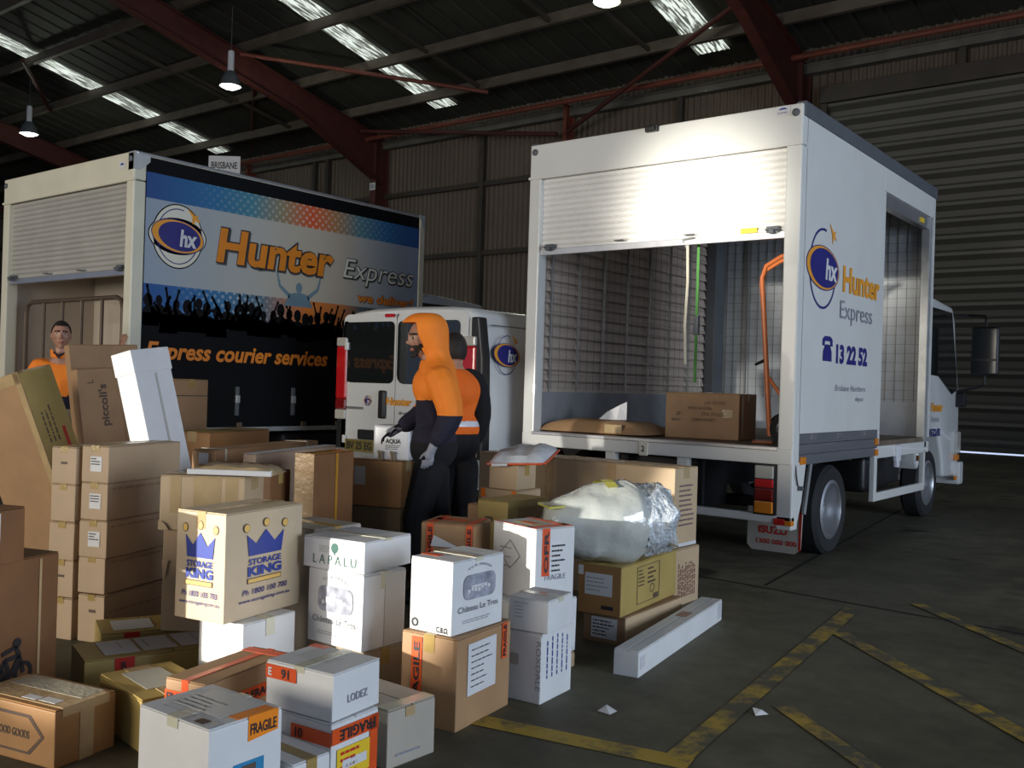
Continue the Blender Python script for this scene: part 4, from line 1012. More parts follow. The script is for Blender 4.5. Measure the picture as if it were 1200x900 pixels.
c = carton('cardboard_box', 'pale brown storage box printed with a blue crown on two faces', -3.238, 2.338, 11, .265, .47, .44, .36, SKM, seam='y', tape=CTAPE)
crown(c.F, .05, .015, .165, .34); crown(c.S, .115, .015, .235, .34)
# --- flat document boxes, shiny taped stack
c = carton('cardboard_box', 'flat olive box with three papers and a red sticker under the taped stack', -3.83, 2.09, -18, .30, .73, .15, 0, KRY, seam='x', tape=None)
for k in range(3): c.T.rect('paper_sheet', .03, .09+k*.16, .25, .235+k*.16, PAPER)
c.T.up(1); c.T.lines('handwriting', .06, .12, .22, .55, 4, GINK, c.rnd, .05, .4, False); c.T.up(0)
c.S.rect('red_sticker', .12, .085, .20, .148, REDL); c.S.up(1); c.S.text('lettering', 'R', .145, .10, INK, h=.03, bold=.03); c.S.up(0)
c = carton('cardboard_box', 'second flat olive box with a paper, behind the three paper box', -4.19, 2.36, -24, .29, .40, .148, 0, KRY, seam='x', tape=None)
c.T.rect('paper_sheet', .06, .06, .25, .24, PAPER); c.S.rect('red_sticker', .10, .09, .17, .146, REDL)
c = carton('cardboard_box', 'plain tan carton with torn flap edges under the shiny taped box', -3.735, 2.80, 36, .385, .28, .475, .15, pm('kraft_tan', (.46, .32, .19), .6, .08, 5, .05), tape=None, flaps=False)
c.F.poly('torn_flap', [(.0, .33), (.03, .33), (.02, .27), (.006, .24)], KRL, lift=.008)
c = carton('cardboard_box', 'tan box covered with shiny clear tape behind the crown printed box', -3.73, 2.79, 36, .40, .30, .255, .625, KRL, seam='x', tape=CTAPE, tape_w=.12)
c.F.rect('tape_strip', .05, .08, .10, .25, CTAPE); c.F.rect('tape_strip', .16, .04, .29, .25, CTAPE); c.F.rect('tape_strip', .31, .10, .37, .25, CTAPE)
c.F.poly('torn_flap', [(.0, .0), (.05, .0), (.03, .03), (.0, .045)], KRL, lift=.012)
t = thing('padded_mailer', 'brown padded mailer with a pale taped edge lying on the shiny taped box', 'parcel', (-3.88, 2.86, .884), R(36), 'parcels piled for delivery')
def pillow(name, lx, ly, th, mat, parent, nx=14, ny=10, seed=1, amp=.006, base=0.):
    from mathutils import noise
    mb = MB(); top = []; bot = []
    for j in range(ny+1):
        for i in range(nx+1):
            u, v = 2*i/nx-1, 2*j/ny-1
            k = (max(0, 1-u**4)*max(0, 1-v**4))**.5
            nz = noise.noise(Vector((u*3+seed, v*3, seed*.7)))*amp*2
            top.append((u*lx/2, v*ly/2, base+th*.12+th*.88*k+nz*k)); bot.append((u*lx/2, v*ly/2, base+th*.12*(1-k)))
    n = len(top); w = nx+1; fs = []
    for j in range(ny):
        for i in range(nx):
            a = j*w+i; fs.append((a, a+1, a+w+1, a+w)); fs.append((n+a, n+a+w, n+a+w+1, n+a+1))
    rim = [i for i in range(nx+1)]+[j*w+nx for j in range(1, ny+1)]+[ny*w+i for i in range(nx-1, -1, -1)]+[j*w for j in range(ny-1, 0, -1)]
    for q in range(len(rim)):
        a, b = rim[q], rim[(q+1) % len(rim)]; fs.append((a, n+a, n+b, b))
    return mb.add(top+bot, fs).build(name, mat, parent, smooth=True)
pillow('body', .40, .27, .05, CTAPE, t, seed=4)
MB().box(-.20, -.137, .004, .20, -.125, .03).build('sealing_edge', PAPER, t, bevel=.005)
c = carton('cardboard_box', 'tan box with a pale sheet of paper on its lid beside the hexagon printed box', -3.12, 1.92, -9, .40, .28, .19, 0, KRY, seam='x', tape=CTAPE, tape_w=.10)
c.T.rect('paper_sheet', .06, .06, .30, .21, pm('glossy_sheet', (.55, .55, .48), .2, .05))
c = carton('long_carton', 'long brown box with orange fragile tape along its lid and end', -2.76, 1.93, 13, .175, .45, .32, 0, KR, seam='y', tape=ORT, tape_w=.03, fold=.05)
c.F.up(1); c.F.rect('fragile_tape', 0, .235, .175, .28, ORT); c.F.up(2); c.F.text('lettering', 'FRAGILE', .01, .243, INK, h=.03, w=.12, bold=.03); c.F.up(0)
fragile_tape(c.S, .02, .20, .42, .25, 'FRAGILE FRAGILE'); c.T.rect('fragile_tape', .0, .38, .17, .43, ORT)
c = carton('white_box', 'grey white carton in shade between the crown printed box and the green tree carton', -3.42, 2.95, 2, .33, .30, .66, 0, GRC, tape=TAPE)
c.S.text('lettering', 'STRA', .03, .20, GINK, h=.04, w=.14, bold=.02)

# --- big brown cartons at the edge of the pile
c = carton('cardboard_box', 'large dark brown carton printed with a small black bicycle', -3.655, 1.325, 18, .50, .70, .614, 0, KRD, seam='x')
bu, bv, q = .47, .165, .045
c.S.up(1)
for du in (-.062, .062): c.S.ring('bicycle_print', bu+du, bv, q, q, .016, INK, n=26)
for a, b in (((-.075, 0), (-.03, .08)), ((-.03, .08), (.05, .085)), ((.05, .085), (.075, 0)), ((-.075, 0), (0, .0)), ((0, 0), (.05, .085)), ((0, 0), (-.03, .08)), ((.05, .085), (.03, .13)), ((-.05, .11), (.03, .13))):
    a = (a[0]*.83, a[1]*.83); b = (b[0]*.83, b[1]*.83); v = Vector((b[0]-a[0], b[1]-a[1])); nrm = Vector((-v.y, v.x)).normalized()*.009
    c.S.poly('bicycle_print', [(bu+a[0]-nrm.x, bv+a[1]-nrm.y), (bu+b[0]-nrm.x, bv+b[1]-nrm.y), (bu+b[0]+nrm.x, bv+b[1]+nrm.y), (bu+a[0]+nrm.x, bv+a[1]+nrm.y)], INK)
c.S.ell('bicycle_print', bu+.03, bv+.122, .02, .02, INK, n=14)
c.S.up(0); c.S.rect('tape_strip', .60, .0, .612, .60, CTAPE)
c = carton('cardboard_box', 'dark brown box with a white label sitting on the bicycle printed carton', -3.60, 1.37, 20, .36, .45, .21, .614, KRD, seam='y', tape=TAPE)
c.S.rect('shipping_label', .20, .09, .33, .195, PAPER)
# --- two columns of matching boxes
NM = ['topmost', 'second from the top', 'third from the top', 'fourth from the top', 'lowest']
G5 = 'matching brown boxes stacked in two columns'
for col, (nx, ny, lx, zz) in enumerate(((-4.52, 2.56, .165, .24), (-4.70, 2.49, .155, .21))):
    z = 0.
    for i in range(5):
        hh = zz if i == 0 else .186 if col == 0 else .19
        dx = (.0, -.015, .02, .0, .0)[i] if col == 0 else (.0, .0, .01, -.006, .0)[i]
        c = carton('small_box', 'small brown box %s in the %s' % (NM[4-i], ('column ending at the crown printed box', 'column touching the olive leaning carton')[col]), nx+dx, ny-.5*dx, 19+(-1.5, 1, 1.5, 0, 0)[i], lx, .55, hh-.002, z, pm('kraft_box', (.50, .36, .225), .6, .07, 5, .05), group=G5, seam='y', tape=TAPE, tape_w=.045, fold=.03)
        if col == 0 and i in (2, 3, 4): c.F.rect('shipping_label', .055, .055, .125, .13, PAPER); c.F.up(1); c.F.lines('label_print', .06, .085, .12, .125, 3, INK, c.rnd, .4)
        if i < 4: c.S.up(0); c.S.lines('faint_print', .03, .145, .45, .165, 1, PINK_INK if False else pm('faint_brown_ink', (.36, .25, .15), .6, .1), c.rnd, .5, .2)
        if col == 1 and i in (1, 4): c.F.rect('handle_slot', .06, .10, .10, .112, PINK_INK)
        if col == 0 and i == 0: c.F.rect('handle_slot', .07, .15, .11, .165, PINK_INK)
        z += hh
# --- leaning cartons (tilted about the Y axis, resting on their lower edge)
def leaning(name, label, cat, top, tilt, pitch, yaw, lx, ly, mat, **k):
    """top: the near top corner; tilt leans the top towards -X, pitch towards -Y"""
    M = Matrix.Rotation(R(yaw), 3, 'Z') @ Matrix.Rotation(-R(tilt), 3, 'Y') @ Matrix.Rotation(R(pitch), 3, 'X')
    ln = (top[2]+min((M @ Vector((-a*lx, b*ly, 0)))[2] for a in (0, 1) for b in (0, 1)))/M[2][2]
    loc = Vector(top)-M @ Vector((lx/2, -ly/2, ln))
    return carton(name, label, 0, 0, 0, lx, ly, ln, 0, mat, cat, rot=M.to_euler(), loc=loc, **k)
c = leaning('large_carton', 'big brown carton leaning over with an olive face and shiny taped edge', 'cardboard box', (-6.116, 2.842, 1.341), 14.5, 12.9, 13.5, .52, .26, KR, seam='x', tape=CTAPE, tape_w=.18)
c.S.rect('olive_face', .004, .01, .256, c.h-.01, KRY); c.S.up(1)
c.S.lines('stamp_print', .05, .80, .15, 1.05, 3, PINK_INK, c.rnd, .35, .5, True); c.S.rect('red_sticker', .18, .66, .205, .88, REDL)
c.F.rect('tape_strip', .47, .02, .52, c.h, CTAPE); c.F.rect('tape_strip', .20, c.h-.075, .515, c.h-.003, CTAPE)
c = leaning('flat_carton', 'tall flat brown carton leaning behind the lettered carton', 'cardboard box', (-6.75, 3.49, 1.547), 9, 2.7, 3.3, .06, .56, KR, seam='y', tape=None)
c = leaning('flat_carton', 'brown carton with upright black lettering in front of the tall flat carton', 'cardboard box', (-6.555, 3.45, 1.374), 7, 3.9, 5, .075, .33, KR, seam='y', tape=None)
c.S.text('lettering', "piccoli's", .215, .96, PINK_INK, h=.062, w=.30, bold=.03, rot=R(90)); c.S.text('lettering', 'L', .12, 1.27, PINK_INK, h=.05, rot=R(90))
c = leaning('tall_carton', 'tall white lidded carton leaning among the brown cartons', 'cardboard box', (-5.22, 3.07, 1.481), 11.3, 7.3, 5.7, .17, .26, WHC, seam='y', tape=None)
MB().box(-.091, -.136, c.h-.13, .091, .136, c.h+.007).build('lid', WHC, c.t, bevel=.005); c.S.rect('tape_strip', .135, .0, .15, c.h-.14, pm('grey_tape', (.5, .5, .44), .3, .1)); c.S.up(0)
c.S.lines('stamp_print', .19, .62, .215, .72, 2, KBLU, c.rnd, .3, .3, True)
c = carton('tall_carton', 'upright brown carton with an olive lid behind the leaning white carton', -6.50, 4.20, 4, .30, .30, 1.32, 0, KR, seam='x')
c.S.rect('lid_line', .0, 1.19, .30, 1.198, PINK_INK)
c = carton('cardboard_box', 'wide brown box with an olive taped lid below the banner truck side', -5.93, 4.12, 20, .30, .78, .945, 0, KRO, seam='y', tape=CTAPE, tape_w=.08); c.T.rect('tape_strip', .0, .35, .30, .42, CTAPE); c.T.rect('lid_face', .002, .002, .298, .778, KRY)
c = carton('flat_carton', 'long flat brown carton on edge with a pale strap around it', -5.13, 3.61, 21, .17, 1.32, .89, 0, KR, seam='y', tape=None)
c.F.rect('shipping_label', .05, .80, .12, .87, PAPER)
for y in (.10, 1.14): MB().box(-.088, -.66+y, .001, .088, -.64+y, .893).build('strap', STRAPC, c.t)
c = carton('flat_carton', 'long pale topped carton on edge behind the tall reddish carton', -4.52, 3.45, 21.5, .085, 1.0, .912, 0, pm('kraft_mauve', (.46, .33, .23), .6, .08, 5, .05), seam='y', tape=None)
c.T.rect('pale_top_strip', .002, .002, .083, .998, PAPER)
c = carton('tall_carton', 'tall reddish brown carton with orange taped edges', -4.03, 3.46, 17, .12, .42, .945, 0, KRD, seam='y', tape=pm('orange_brown_tape', (.52, .25, .03), .2, .1, 8, .08), tape_w=.08)
c.F.rect('tape_strip', .0, .0, .12, .945, pm('tan_tape', (.56, .36, .17), .2, .12, 9, .1)); c.S.rect('tape_strip', .22, .3, .245, .94, MATS['orange_brown_tape'])
c = carton('cardboard_box', 'dark brown box tucked beside the tall reddish carton', -4.19, 3.30, 20, .20, .20, .845, 0, KRD, tape=TAPE)
c.S.rect('shipping_label', .17, .42, .198, .56, PAPER)
c = carton('cardboard_box', 'deep olive brown carton under the white labelled brown box by the van', -4.53, 4.65, 18, .42, .20, .50, 0, pm('kraft_deep', (.16, .12, .06), .6, .1, 5, .05), tape=TAPE)
c = carton('cardboard_box', 'brown box with white label and shiny lid carrying the white container', -4.54, 4.66, 18, .40, .19, .315, .50, KRO, seam='x', tape=CTAPE, tape_w=.08)
c.F.rect('shipping_label', .04, .14, .125, .265, pm('dull_paper', (.45, .43, .38), .5, .05))
# --- cartons towards the open truck
c = carton('long_carton', 'low long brown carton under the longest carton beside the open truck', -2.85, 5.35, 1.6, 1.55, .35, .355, 0, KRL, tape=None)
c.S.lines('stamp_print', .05, .05, .30, .27, 10, pm('brown_red_ink', (.25, .10, .08), .6, .1), c.rnd, .45, .2, True)
c = carton('long_carton', 'longest brown carton with shiny tape in front of the open truck', -2.89, 5.40, -1.0, 1.62, .30, .50, .357, KRL, seam='x', tape=CTAPE, tape_w=.07)
for u in (.18, .62, 1.12): c.F.rect('tape_strip', u, .0, u+.06, .495, pm('kraft_tape', (.50, .34, .18), .25, .1, 9, .1)); c.T.rect('tape_strip', u, .0, u+.06, .30, MATS['kraft_tape'])
c.S.lines('stamp_print', .06, .12, .26, .40, 9, pm('mauve_ink', (.20, .13, .14), .6, .1), c.rnd, .35, .4); c.S.rect('pale_edge_strip', .0, .0, .295, .022, PAPER)
c = carton('cardboard_box', 'low brown box with a printed label under the olive printed box', -2.60, 4.36, 3.3, .25, .70, .152, 0, pm('kraft_brown', (.34, .20, .11), .6, .1, 5, .05), seam='y', tape=None)
c.F.rect('shipping_label', .05, .025, .205, .135, PAPER); c.F.up(1); c.F.lines('label_print', .06, .035, .195, .125, 5, INK, c.rnd, .4)
c.S.rect('lit_side_paint', .003, .01, .695, .148, KRL)  # side face painted in paler cardboard to look lit
c = carton('cardboard_box', 'olive brown box with label and printed instructions under the bubble wrapped bundle', -2.615, 4.335, 6, .25, .75, .262, .152, KRY, seam='y', tape=None)
c.F.rect('end_face', .002, .002, .248, .258, pm('kraft_rust', (.36, .185, .065), .55, .1, 5, .05)); c.F.up(1); c.F.rect('shipping_label', .04, .10, .20, .215, PAPER); c.F.up(2); c.F.lines('label_print', .05, .115, .19, .20, 4, GINK, c.rnd, .25); c.F.rect('stamp_print', .14, .03, .21, .05, INK); c.F.rect('tape_strip', .0, .20, .03, .25, PAPER); c.F.up(0)
f = c.S
for a in ((.20, .03, .50, .033), (.20, .23, .50, .233), (.20, .03, .205, .233), (.495, .03, .50, .233)): f.rect('print_border', *a, PINK_INK)
f.lines('stamp_print', .22, .12, .30, .22, 5, PINK_INK, c.rnd, .35); f.lines('stamp_print', .34, .12, .47, .22, 4, PINK_INK, c.rnd, .4); f.ring('round_print', .40, .095, .03, .025, .004, PINK_INK, n=18); f.rect('stamp_print', .42, .035, .485, .06, PINK_INK)
c = carton('long_carton', 'long narrow white carton lying alone on the concrete floor', -2.27, 3.94, 9.5, .125, 1.37, .122, 0, WHC, seam='y', tape=None)
c.T.rect('red_stamp', .03, .80, .09, .92, pm('faded_red_ink', (.42, .24, .20), .6, .1)); c.S.rect('end_label', 1.28, .02, 1.36, .11, pm('pale_print', (.6, .6, .62), .5, .05)); c.S.rect('end_label', .02, .035, .08, .095, MATS['pale_print'])
c = carton('cardboard_box', 'tan box with orange taped corners below the mailer carrying box', -3.60, 4.70, 3, .27, .27, .70, 0, KRL, tape=None)
for u in (.0, .235): c.F.rect('orange_tape', u, .645, u+.035, .70, pm('orange_sticker', (.85, .20, .02), .4, .05))
c = carton('cardboard_box', 'small plain tan box with the silver mailer on top', -3.61, 4.72, 4, .215, .21, .155, .70, KRL, seam='x')
c = carton('tall_carton', 'olive carton with a hand hole beside the bubble wrapped bundle', -3.29, 4.22, 2, .21, .40, .70, 0, KRY, seam='y', tape=None)
c.F.rrect('hand_hole', .055, .58, .11, .61, .01, PINK_INK); c.S.rect('side_shade_paint', .10, .5, .38, .66, pm('kraft_shade', (.30, .19, .075), .6, .1))  # shade of the side face painted on as a darker brown patch
c = carton('tall_carton', 'narrow tan carton edge showing beside the olive hand hole carton', -3.515, 4.235, 2, .075, .33, .665, 0, KR, seam='y', tape=None)

# --- soft parcels, bundle
t = thing('poly_mailer', 'silver plastic mailer with orange edges on the small tan box', 'parcel', (-3.70, 4.90, .888), R(22), GRP, rot=(R(9), R(-3), R(22)))
b = pillow('body', .36, .42, .065, SILV, t, seed=9, amp=.012)
for sx in (-1, 1): MB().box(sx*.18-.012, -.20, .004, sx*.18+.012, .20, .014).build('orange_edge', ORT, t, bevel=.003)
MB().box(-.17, -.215, .004, .17, -.195, .016).build('orange_edge', ORT, t, bevel=.003)
MB().box(-.15, -.222, .0, -.05, -.21, .016).build('address_slip', PAPER, t)
def bundle():
    from mathutils import noise
    t = thing('bubble_wrapped_bundle', 'lumpy bundle wrapped in shiny bubble wrap on the olive printed box', 'parcel', (-2.76, 4.50, .414), 0, GRP)
    o = Vector((-2.76, 4.50, .414))
    a = Vector((-3.00, 4.16, .60))-o; b = Vector((-2.66, 4.63, .64))-o; ax = (b-a).normalized(); s = ax.cross(Vector((0, 0, 1))).normalized(); u = s.cross(ax)
    mb = MB(); N, K = 26, 40; rad = [(0, .02), (.03, .10), (.12, .135), (.3, .175), (.5, .205), (.7, .222), (.85, .218), (.97, .18), (1., .05)]
    def rr(q):
        for (q0, r0), (q1, r1) in zip(rad, rad[1:]):
            if q <= q1: return r0+(r1-r0)*(q-q0)/(q1-q0)
        return rad[-1][1]
    vs = []
    for i in range(N+1):
        q = i/N; r = rr(q); c = a.lerp(b, q)
        for k in range(K):
            th = 2*math.pi*k/K; d = s*math.cos(th)+u*math.sin(th)
            n = noise.noise(Vector((math.cos(th)*1.6, math.sin(th)*1.6, q*4)))*.022+noise.noise(Vector((math.cos(th)*5, math.sin(th)*5, q*12)))*.006
            n += .0035*max(0, math.sin(q*34))
            p = c+d*(r+n); p.z = max(p.z, .004); vs.append(p)
    mb.add(vs, [(i*K+k, i*K+(k+1) % K, (i+1)*K+(k+1) % K, (i+1)*K+k) for i in range(N) for k in range(K)])
    body = mb.build('wrapped_body', BUBB, t, smooth=True)
    # the loose crumpled end of the sheet
    mb = MB(); vs = []; N = 16; K = 48; e = b+ax*.12
    for i in range(N+1):
        q = i/N; c = (b-ax*.06).lerp(e, q); r = .205*(1-.10*q)
        for k in range(K):
            th = 2*math.pi*k/K; d = s*math.cos(th)*(1+.05*q)+u*math.sin(th)*(.95+.05*q)
            n = noise.noise(Vector((math.cos(th)*2.2, math.sin(th)*2.2, q*2+7)))*.07*q+noise.noise(Vector((math.cos(th)*9, math.sin(th)*9, q*9+3)))*.018
            p = c+d*(r+n)+ax*(noise.noise(Vector((math.cos(th)*2, math.sin(th)*2, 4)))*.06*q); p.z = max(p.z, .006); vs.append(p)
    for i in range(5):
        q = (i+1)/5
        for k in range(K):
            p = vs[N*K+k].lerp(e-ax*.05*math.sin(q*1.5), q*.98)+ax*noise.noise(Vector((k*.5, q*6, 1)))*.03; p.z = max(p.z, .008); vs.append(p)
    T = N+5
    mb.add(vs, [(i*K+k, i*K+(k+1) % K, (i+1)*K+(k+1) % K, (i+1)*K+k) for i in range(T) for k in range(K)])
    mb.build('loose_wrap_end', BUBB2, t, smooth=True)
    c = a.lerp(b, .62); w = MB()
    vs = []
    for i in range(2):
        for k in range(9):
            th = R(60+k*14); d = s*math.cos(th)+u*math.sin(th); vs.append(c+ax*(-.03+.06*i)+d*.232)
    w.add(vs, [(k, k+1, 9+k+1, 9+k) for k in range(8)]); w.build('packing_tape', pm('yellow_tape', (.55, .50, .10), .15, .1, 9, .1), t)
    c = a+ax*.05; MB().obox(c+u*.115, (ax, s, u), (.045, .10, .006)).build('packing_tape', MATS['yellow_tape'], t, bevel=.003)
bundle()
# white container with strap loops on the brown box by the van
t = thing('plastic_container', 'white plastic container with black print held by the hooded worker', 'container', (-4.66, 4.715, .820), R(24))
MB().box(-.13, -.09, 0, .13, .09, .235).build('body', PLAS, t, bevel=.018, seg=3, smooth=True)
f = Face((-.13, -.09, 0), (1, 0, 0), (0, 0, 1), t); f.text('lettering', 'AQUA', .09, .115, INK, h=.03, w=.11, bold=.03); f.lines('small_print', .09, .07, .21, .105, 3, INK, random.Random(2), .4, .3)
for x in (-.08, .01): MB().tube([(x, -.10, .0), (x, -.105, .05), (x, -.12, .06), (x+.02, -.12, .055), (x+.02, -.105, .05), (x+.02, -.10, 0)], .008, 6).build('strap_loop', KHAKI, t, smooth=True)

# --- cargo on the open truck's deck
ZD = .931
c = carton('cardboard_box', 'brown box with printed and handwritten text on the open truck deck', -3.53, 7.71, 5, .68, .44, .40, ZD, KR, group='cargo on the open truck deck', seam='x', tape=CTAPE, tape_w=.06)
for i, (st, u) in enumerate((('CARTON N/WGT', .23), ('STYLE NO', .30), ('MADE IN CHINA', .19), ('GROSS WT', .32))):
    c.F.text('lettering', st, u+.24, .145+.05*i+.035, PINK_INK, h=.03, w=.22-.02*(i % 2), rot=R(180))
c.F.text('lettering', '25', .10, .20, INK, h=.03, bold=.02, shear=.3); c.F.text('lettering', 'QLD 2', .06, .15, INK, h=.022, bold=.02, shear=.3)
c.F.rect('tape_shine', .53, .19, .62, .26, CTAPE); c.T.rect('blue_tape', .38, .0, .50, .05, pm('blue_tape', (.05, .06, .45), .3, .1)); c.S.up(0); c.S.rect('tape_strip', .05, .0, .10, .395, CTAPE)
t = thing('padded_parcel', 'flat brown wrapped parcel lying at the edge of the open truck deck', 'parcel', (-4.80, 7.58, ZD), R(3), 'cargo on the open truck deck')
pillow('body', 1.10, .62, .125, KR, t, seed=6, amp=.01)
MB().box(.17, -.314, .02, .34, -.29, .10).build('packing_tape', CTAPE, t, bevel=.01)
t = thing('paper_sheet', 'crumpled white paper standing on the flat brown parcel', 'paper', (-4.66, 7.50, ZD+.135), R(30))
MB().add([(-.13, 0, 0), (.03, -.02, -.002), (.12, .01, .0), (-.03, .03, .085), (.06, .01, .135), (.12, .02, .165), (-.06, .05, .07)], [(0, 1, 3), (1, 4, 3), (1, 2, 4), (2, 5, 4), (0, 3, 6)]).build('sheet', PAPER, t, recalc=False)
# hand trolley leaning in the open truck
t = thing('hand_trolley', 'orange tubular hand trolley leaning inside the open truck', 'trolley', (-3.30, 7.82, ZD), R(-66))
lean = .10
for x in (-.15, .15):
    MB().tube([(x, 0, .06), (x, -lean*.4, .6), (x, -lean*.8, 1.15), (x, -lean, 1.38), (x, -lean+.03, 1.48), (x, .05, 1.56), (x, .12, 1.58)], .019, 8).build('frame_tube', TROL, t, smooth=True)
    MB().tube([(x, -.02, .55), (x, .14, .32), (x, .12, .15)], .013, 8).build('brace', TROL, t, smooth=True)
    w = MB().lathe([(.075, -.02), (.12, -.025), (.125, 0), (.12, .025), (.075, .02)], (x*1.5, .12, .125), (1, 0, 0), 28).build('wheel', RUB, t, smooth=True)
    sp = MB().lathe([(.025, -.025), (.025, .025)], (x*1.5, .12, .125), (1, 0, 0), 12)
    for k in range(8):
        a = k*math.pi/4; sp.tube([(x*1.5, .12, .125), (x*1.5, .12+.08*math.cos(a), .125+.08*math.sin(a))], .006, 5)
    sp.build('wheel_spoke', DGREY, w)
MB().tube([(-.24, .12, .125), (.24, .12, .125)], .012, 8).build('axle', DGREY, t)
MB().tube([(-.15, .12, 1.58), (.15, .12, 1.58)], .019, 8).build('handle', TROL, t, smooth=True)
for z in (.35, .75, 1.15): MB().tube([(-.15, -lean*z/1.4, z), (.15, -lean*z/1.4, z)], .014, 8).build('cross_bar', TROL, t, smooth=True)
MB().box(-.17, -.14, .0, .17, .02, .012).build('toe_plate', TROL, t, bevel=.003)
MB().tube([(-.13, -lean*.5, .70), (.0, -.13, .66), (.13, -lean*.5, .70)], .012, 6).build('strap', BLK, t, smooth=True)
# straps hanging from the open truck's shutter
t = thing('hanging_strap', 'cream pull strap hanging from the open truck shutter', 'strap', (-3.80, 7.20, 1.55))
MB().tube([(0, 0, 1.02), (.005, .01, .7), (-.004, .0, .35), (.004, .01, .02)], .012, 6).build('webbing', STRAPC, t)
MB().tube([(-.01, 0, .99), (-.02, -.05, 1.05), (.08, -.06, 1.06)], .01, 6).build('hook', GALV, t, smooth=True)
t = thing('hanging_strap', 'green ratchet strap with a dark buckle hanging in the open truck', 'strap', (-3.77, 7.34, 1.42))
MB().box(-.012, -.004, .0, .012, .004, .42).box(-.012, -.004, .50, .012, .004, 1.65).build('webbing', STRAPG, t)
MB().box(-.022, -.02, .40, .022, .02, .56).build('buckle', DGREY, t, bevel=.006)
MB().tube([(0, 0, 0), (.02, 0, -.04), (.045, 0, -.03), (.045, 0, .03)], .006, 6).build('hook', GALV, t, smooth=True)
# litter on the floor
for lab, x, y, r in (('small white paper scrap lying on the bare floor by the yellow line', -2.12, 3.43, .3), ('tiny pale scrap lying where two yellow lines fork', -1.63, 3.86, 1.4)):
    t = thing('paper_scrap', lab, 'litter', (x, y, .004), r, 'scraps on the floor')
    MB().add([(-.04, 0, 0), (.02, -.025, .0), (.04, .02, .004), (-.01, .035, .02), (.0, .0, .016)], [(0, 1, 4), (1, 2, 4), (2, 3, 4), (3, 0, 4)]).build('scrap', PAPER, t, recalc=False)
# ================================================================ PEOPLE
def skin_mesh(joints, edges, root, sub=1):
    """joints: name -> (position, radius). One smooth surface grown over the joint chain."""
    names = list(joints); me = bpy.data.meshes.new('limbs')
    me.from_pydata([joints[n][0] for n in names], [(names.index(a), names.index(b)) for a, b in edges], [])
    ob = bpy.data.objects.new('limbs', me); COL.objects.link(ob)
    md = ob.modifiers.new('skin', 'SKIN'); md.use_smooth_shade = True; md.branch_smoothing = .6
    sk = me.skin_vertices[0].data
    for i, n in enumerate(names):
        r = joints[n][1]; sk[i].radius = r if isinstance(r, tuple) else (r, r); sk[i].use_root = (n == root)
    if sub: ob.modifiers.new('sub', 'SUBSURF').levels = sub
    return bake(ob)
def bake(ob):
    dg = bpy.context.evaluated_depsgraph_get(); dg.update()
    me = bpy.data.meshes.new_from_object(ob.evaluated_get(dg))
    old = ob.data; bpy.data.objects.remove(ob); bpy.data.meshes.remove(old)
    return me
def merge(meshes):
    bm = bmesh.new()
    for m in meshes: bm.from_mesh(m)
    me = bpy.data.meshes.new('merged'); bm.to_mesh(me); bm.free(); return me
def remesh(me, vox, smooth=2):
    ob = bpy.data.objects.new('tmp', me); COL.objects.link(ob)
    md = ob.modifiers.new('r', 'REMESH'); md.mode = 'VOXEL'; md.voxel_size = vox; md.use_smooth_shade = True
    s = ob.modifiers.new('s', 'SMOOTH'); s.iterations = smooth; s.factor = .5
    return bake(ob)
def ball(c, r, squash=(1,1,1), fn=None, seg=28, rings=20, rot=None):
    bm = bmesh.new(); bmesh.ops.create_uvsphere(bm, u_segments=seg, v_segments=rings, radius=1)
    for v in bm.verts:
        p = Vector((v.co.x*squash[0], v.co.y*squash[1], v.co.z*squash[2]))*r
        if fn: p = fn(p)
        if rot: p = rot @ p
        v.co = p+Vector(c)
    me = bpy.data.meshes.new('ball'); bm.to_mesh(me); bm.free(); return me
def head_meshes(c, rot, k=1.):
    """skull with jaw, brow, nose, lips, chin and ears; the face looks along local -Y"""
    def skull(p):
        z = p.z/.118
        if z < 0: p.x *= 1-.26*z*z; p.y = p.y*(1-.10*z*z)-.012*z*z
        if p.y < 0: p.y *= .93
        return p*k
    ms = [ball(c, 1, (.076, .098, .118), skull, rot=rot)]
    def at(x, y, z): return Vector(c)+(rot @ (Vector((x, y, z))*k))
    for (x, y, z), s in (((0, -.098, -.012), (.0125, .020, .014)), ((0, -.090, .012), (.009, .012, .022)), ((0, -.083, .036), (.048, .012, .010)), ((0, -.084, -.052), (.024, .010, .006)), ((0, -.083, -.063), (.021, .010, .006)), ((0, -.075, -.094), (.024, .018, .018)),
                        ((.042, -.066, -.012), (.02, .016, .018)), ((-.042, -.066, -.012), (.02, .016, .018)), ((.077, .008, -.005), (.008, .018, .030)), ((-.077, .008, -.005), (.008, .018, .030)), ((.009, -.095, -.020), (.008, .01, .008)), ((-.009, -.095, -.020), (.008, .01, .008))):
        ms.append(ball(at(x, y, z), k, s, seg=14, rings=10, rot=rot))
    return ms
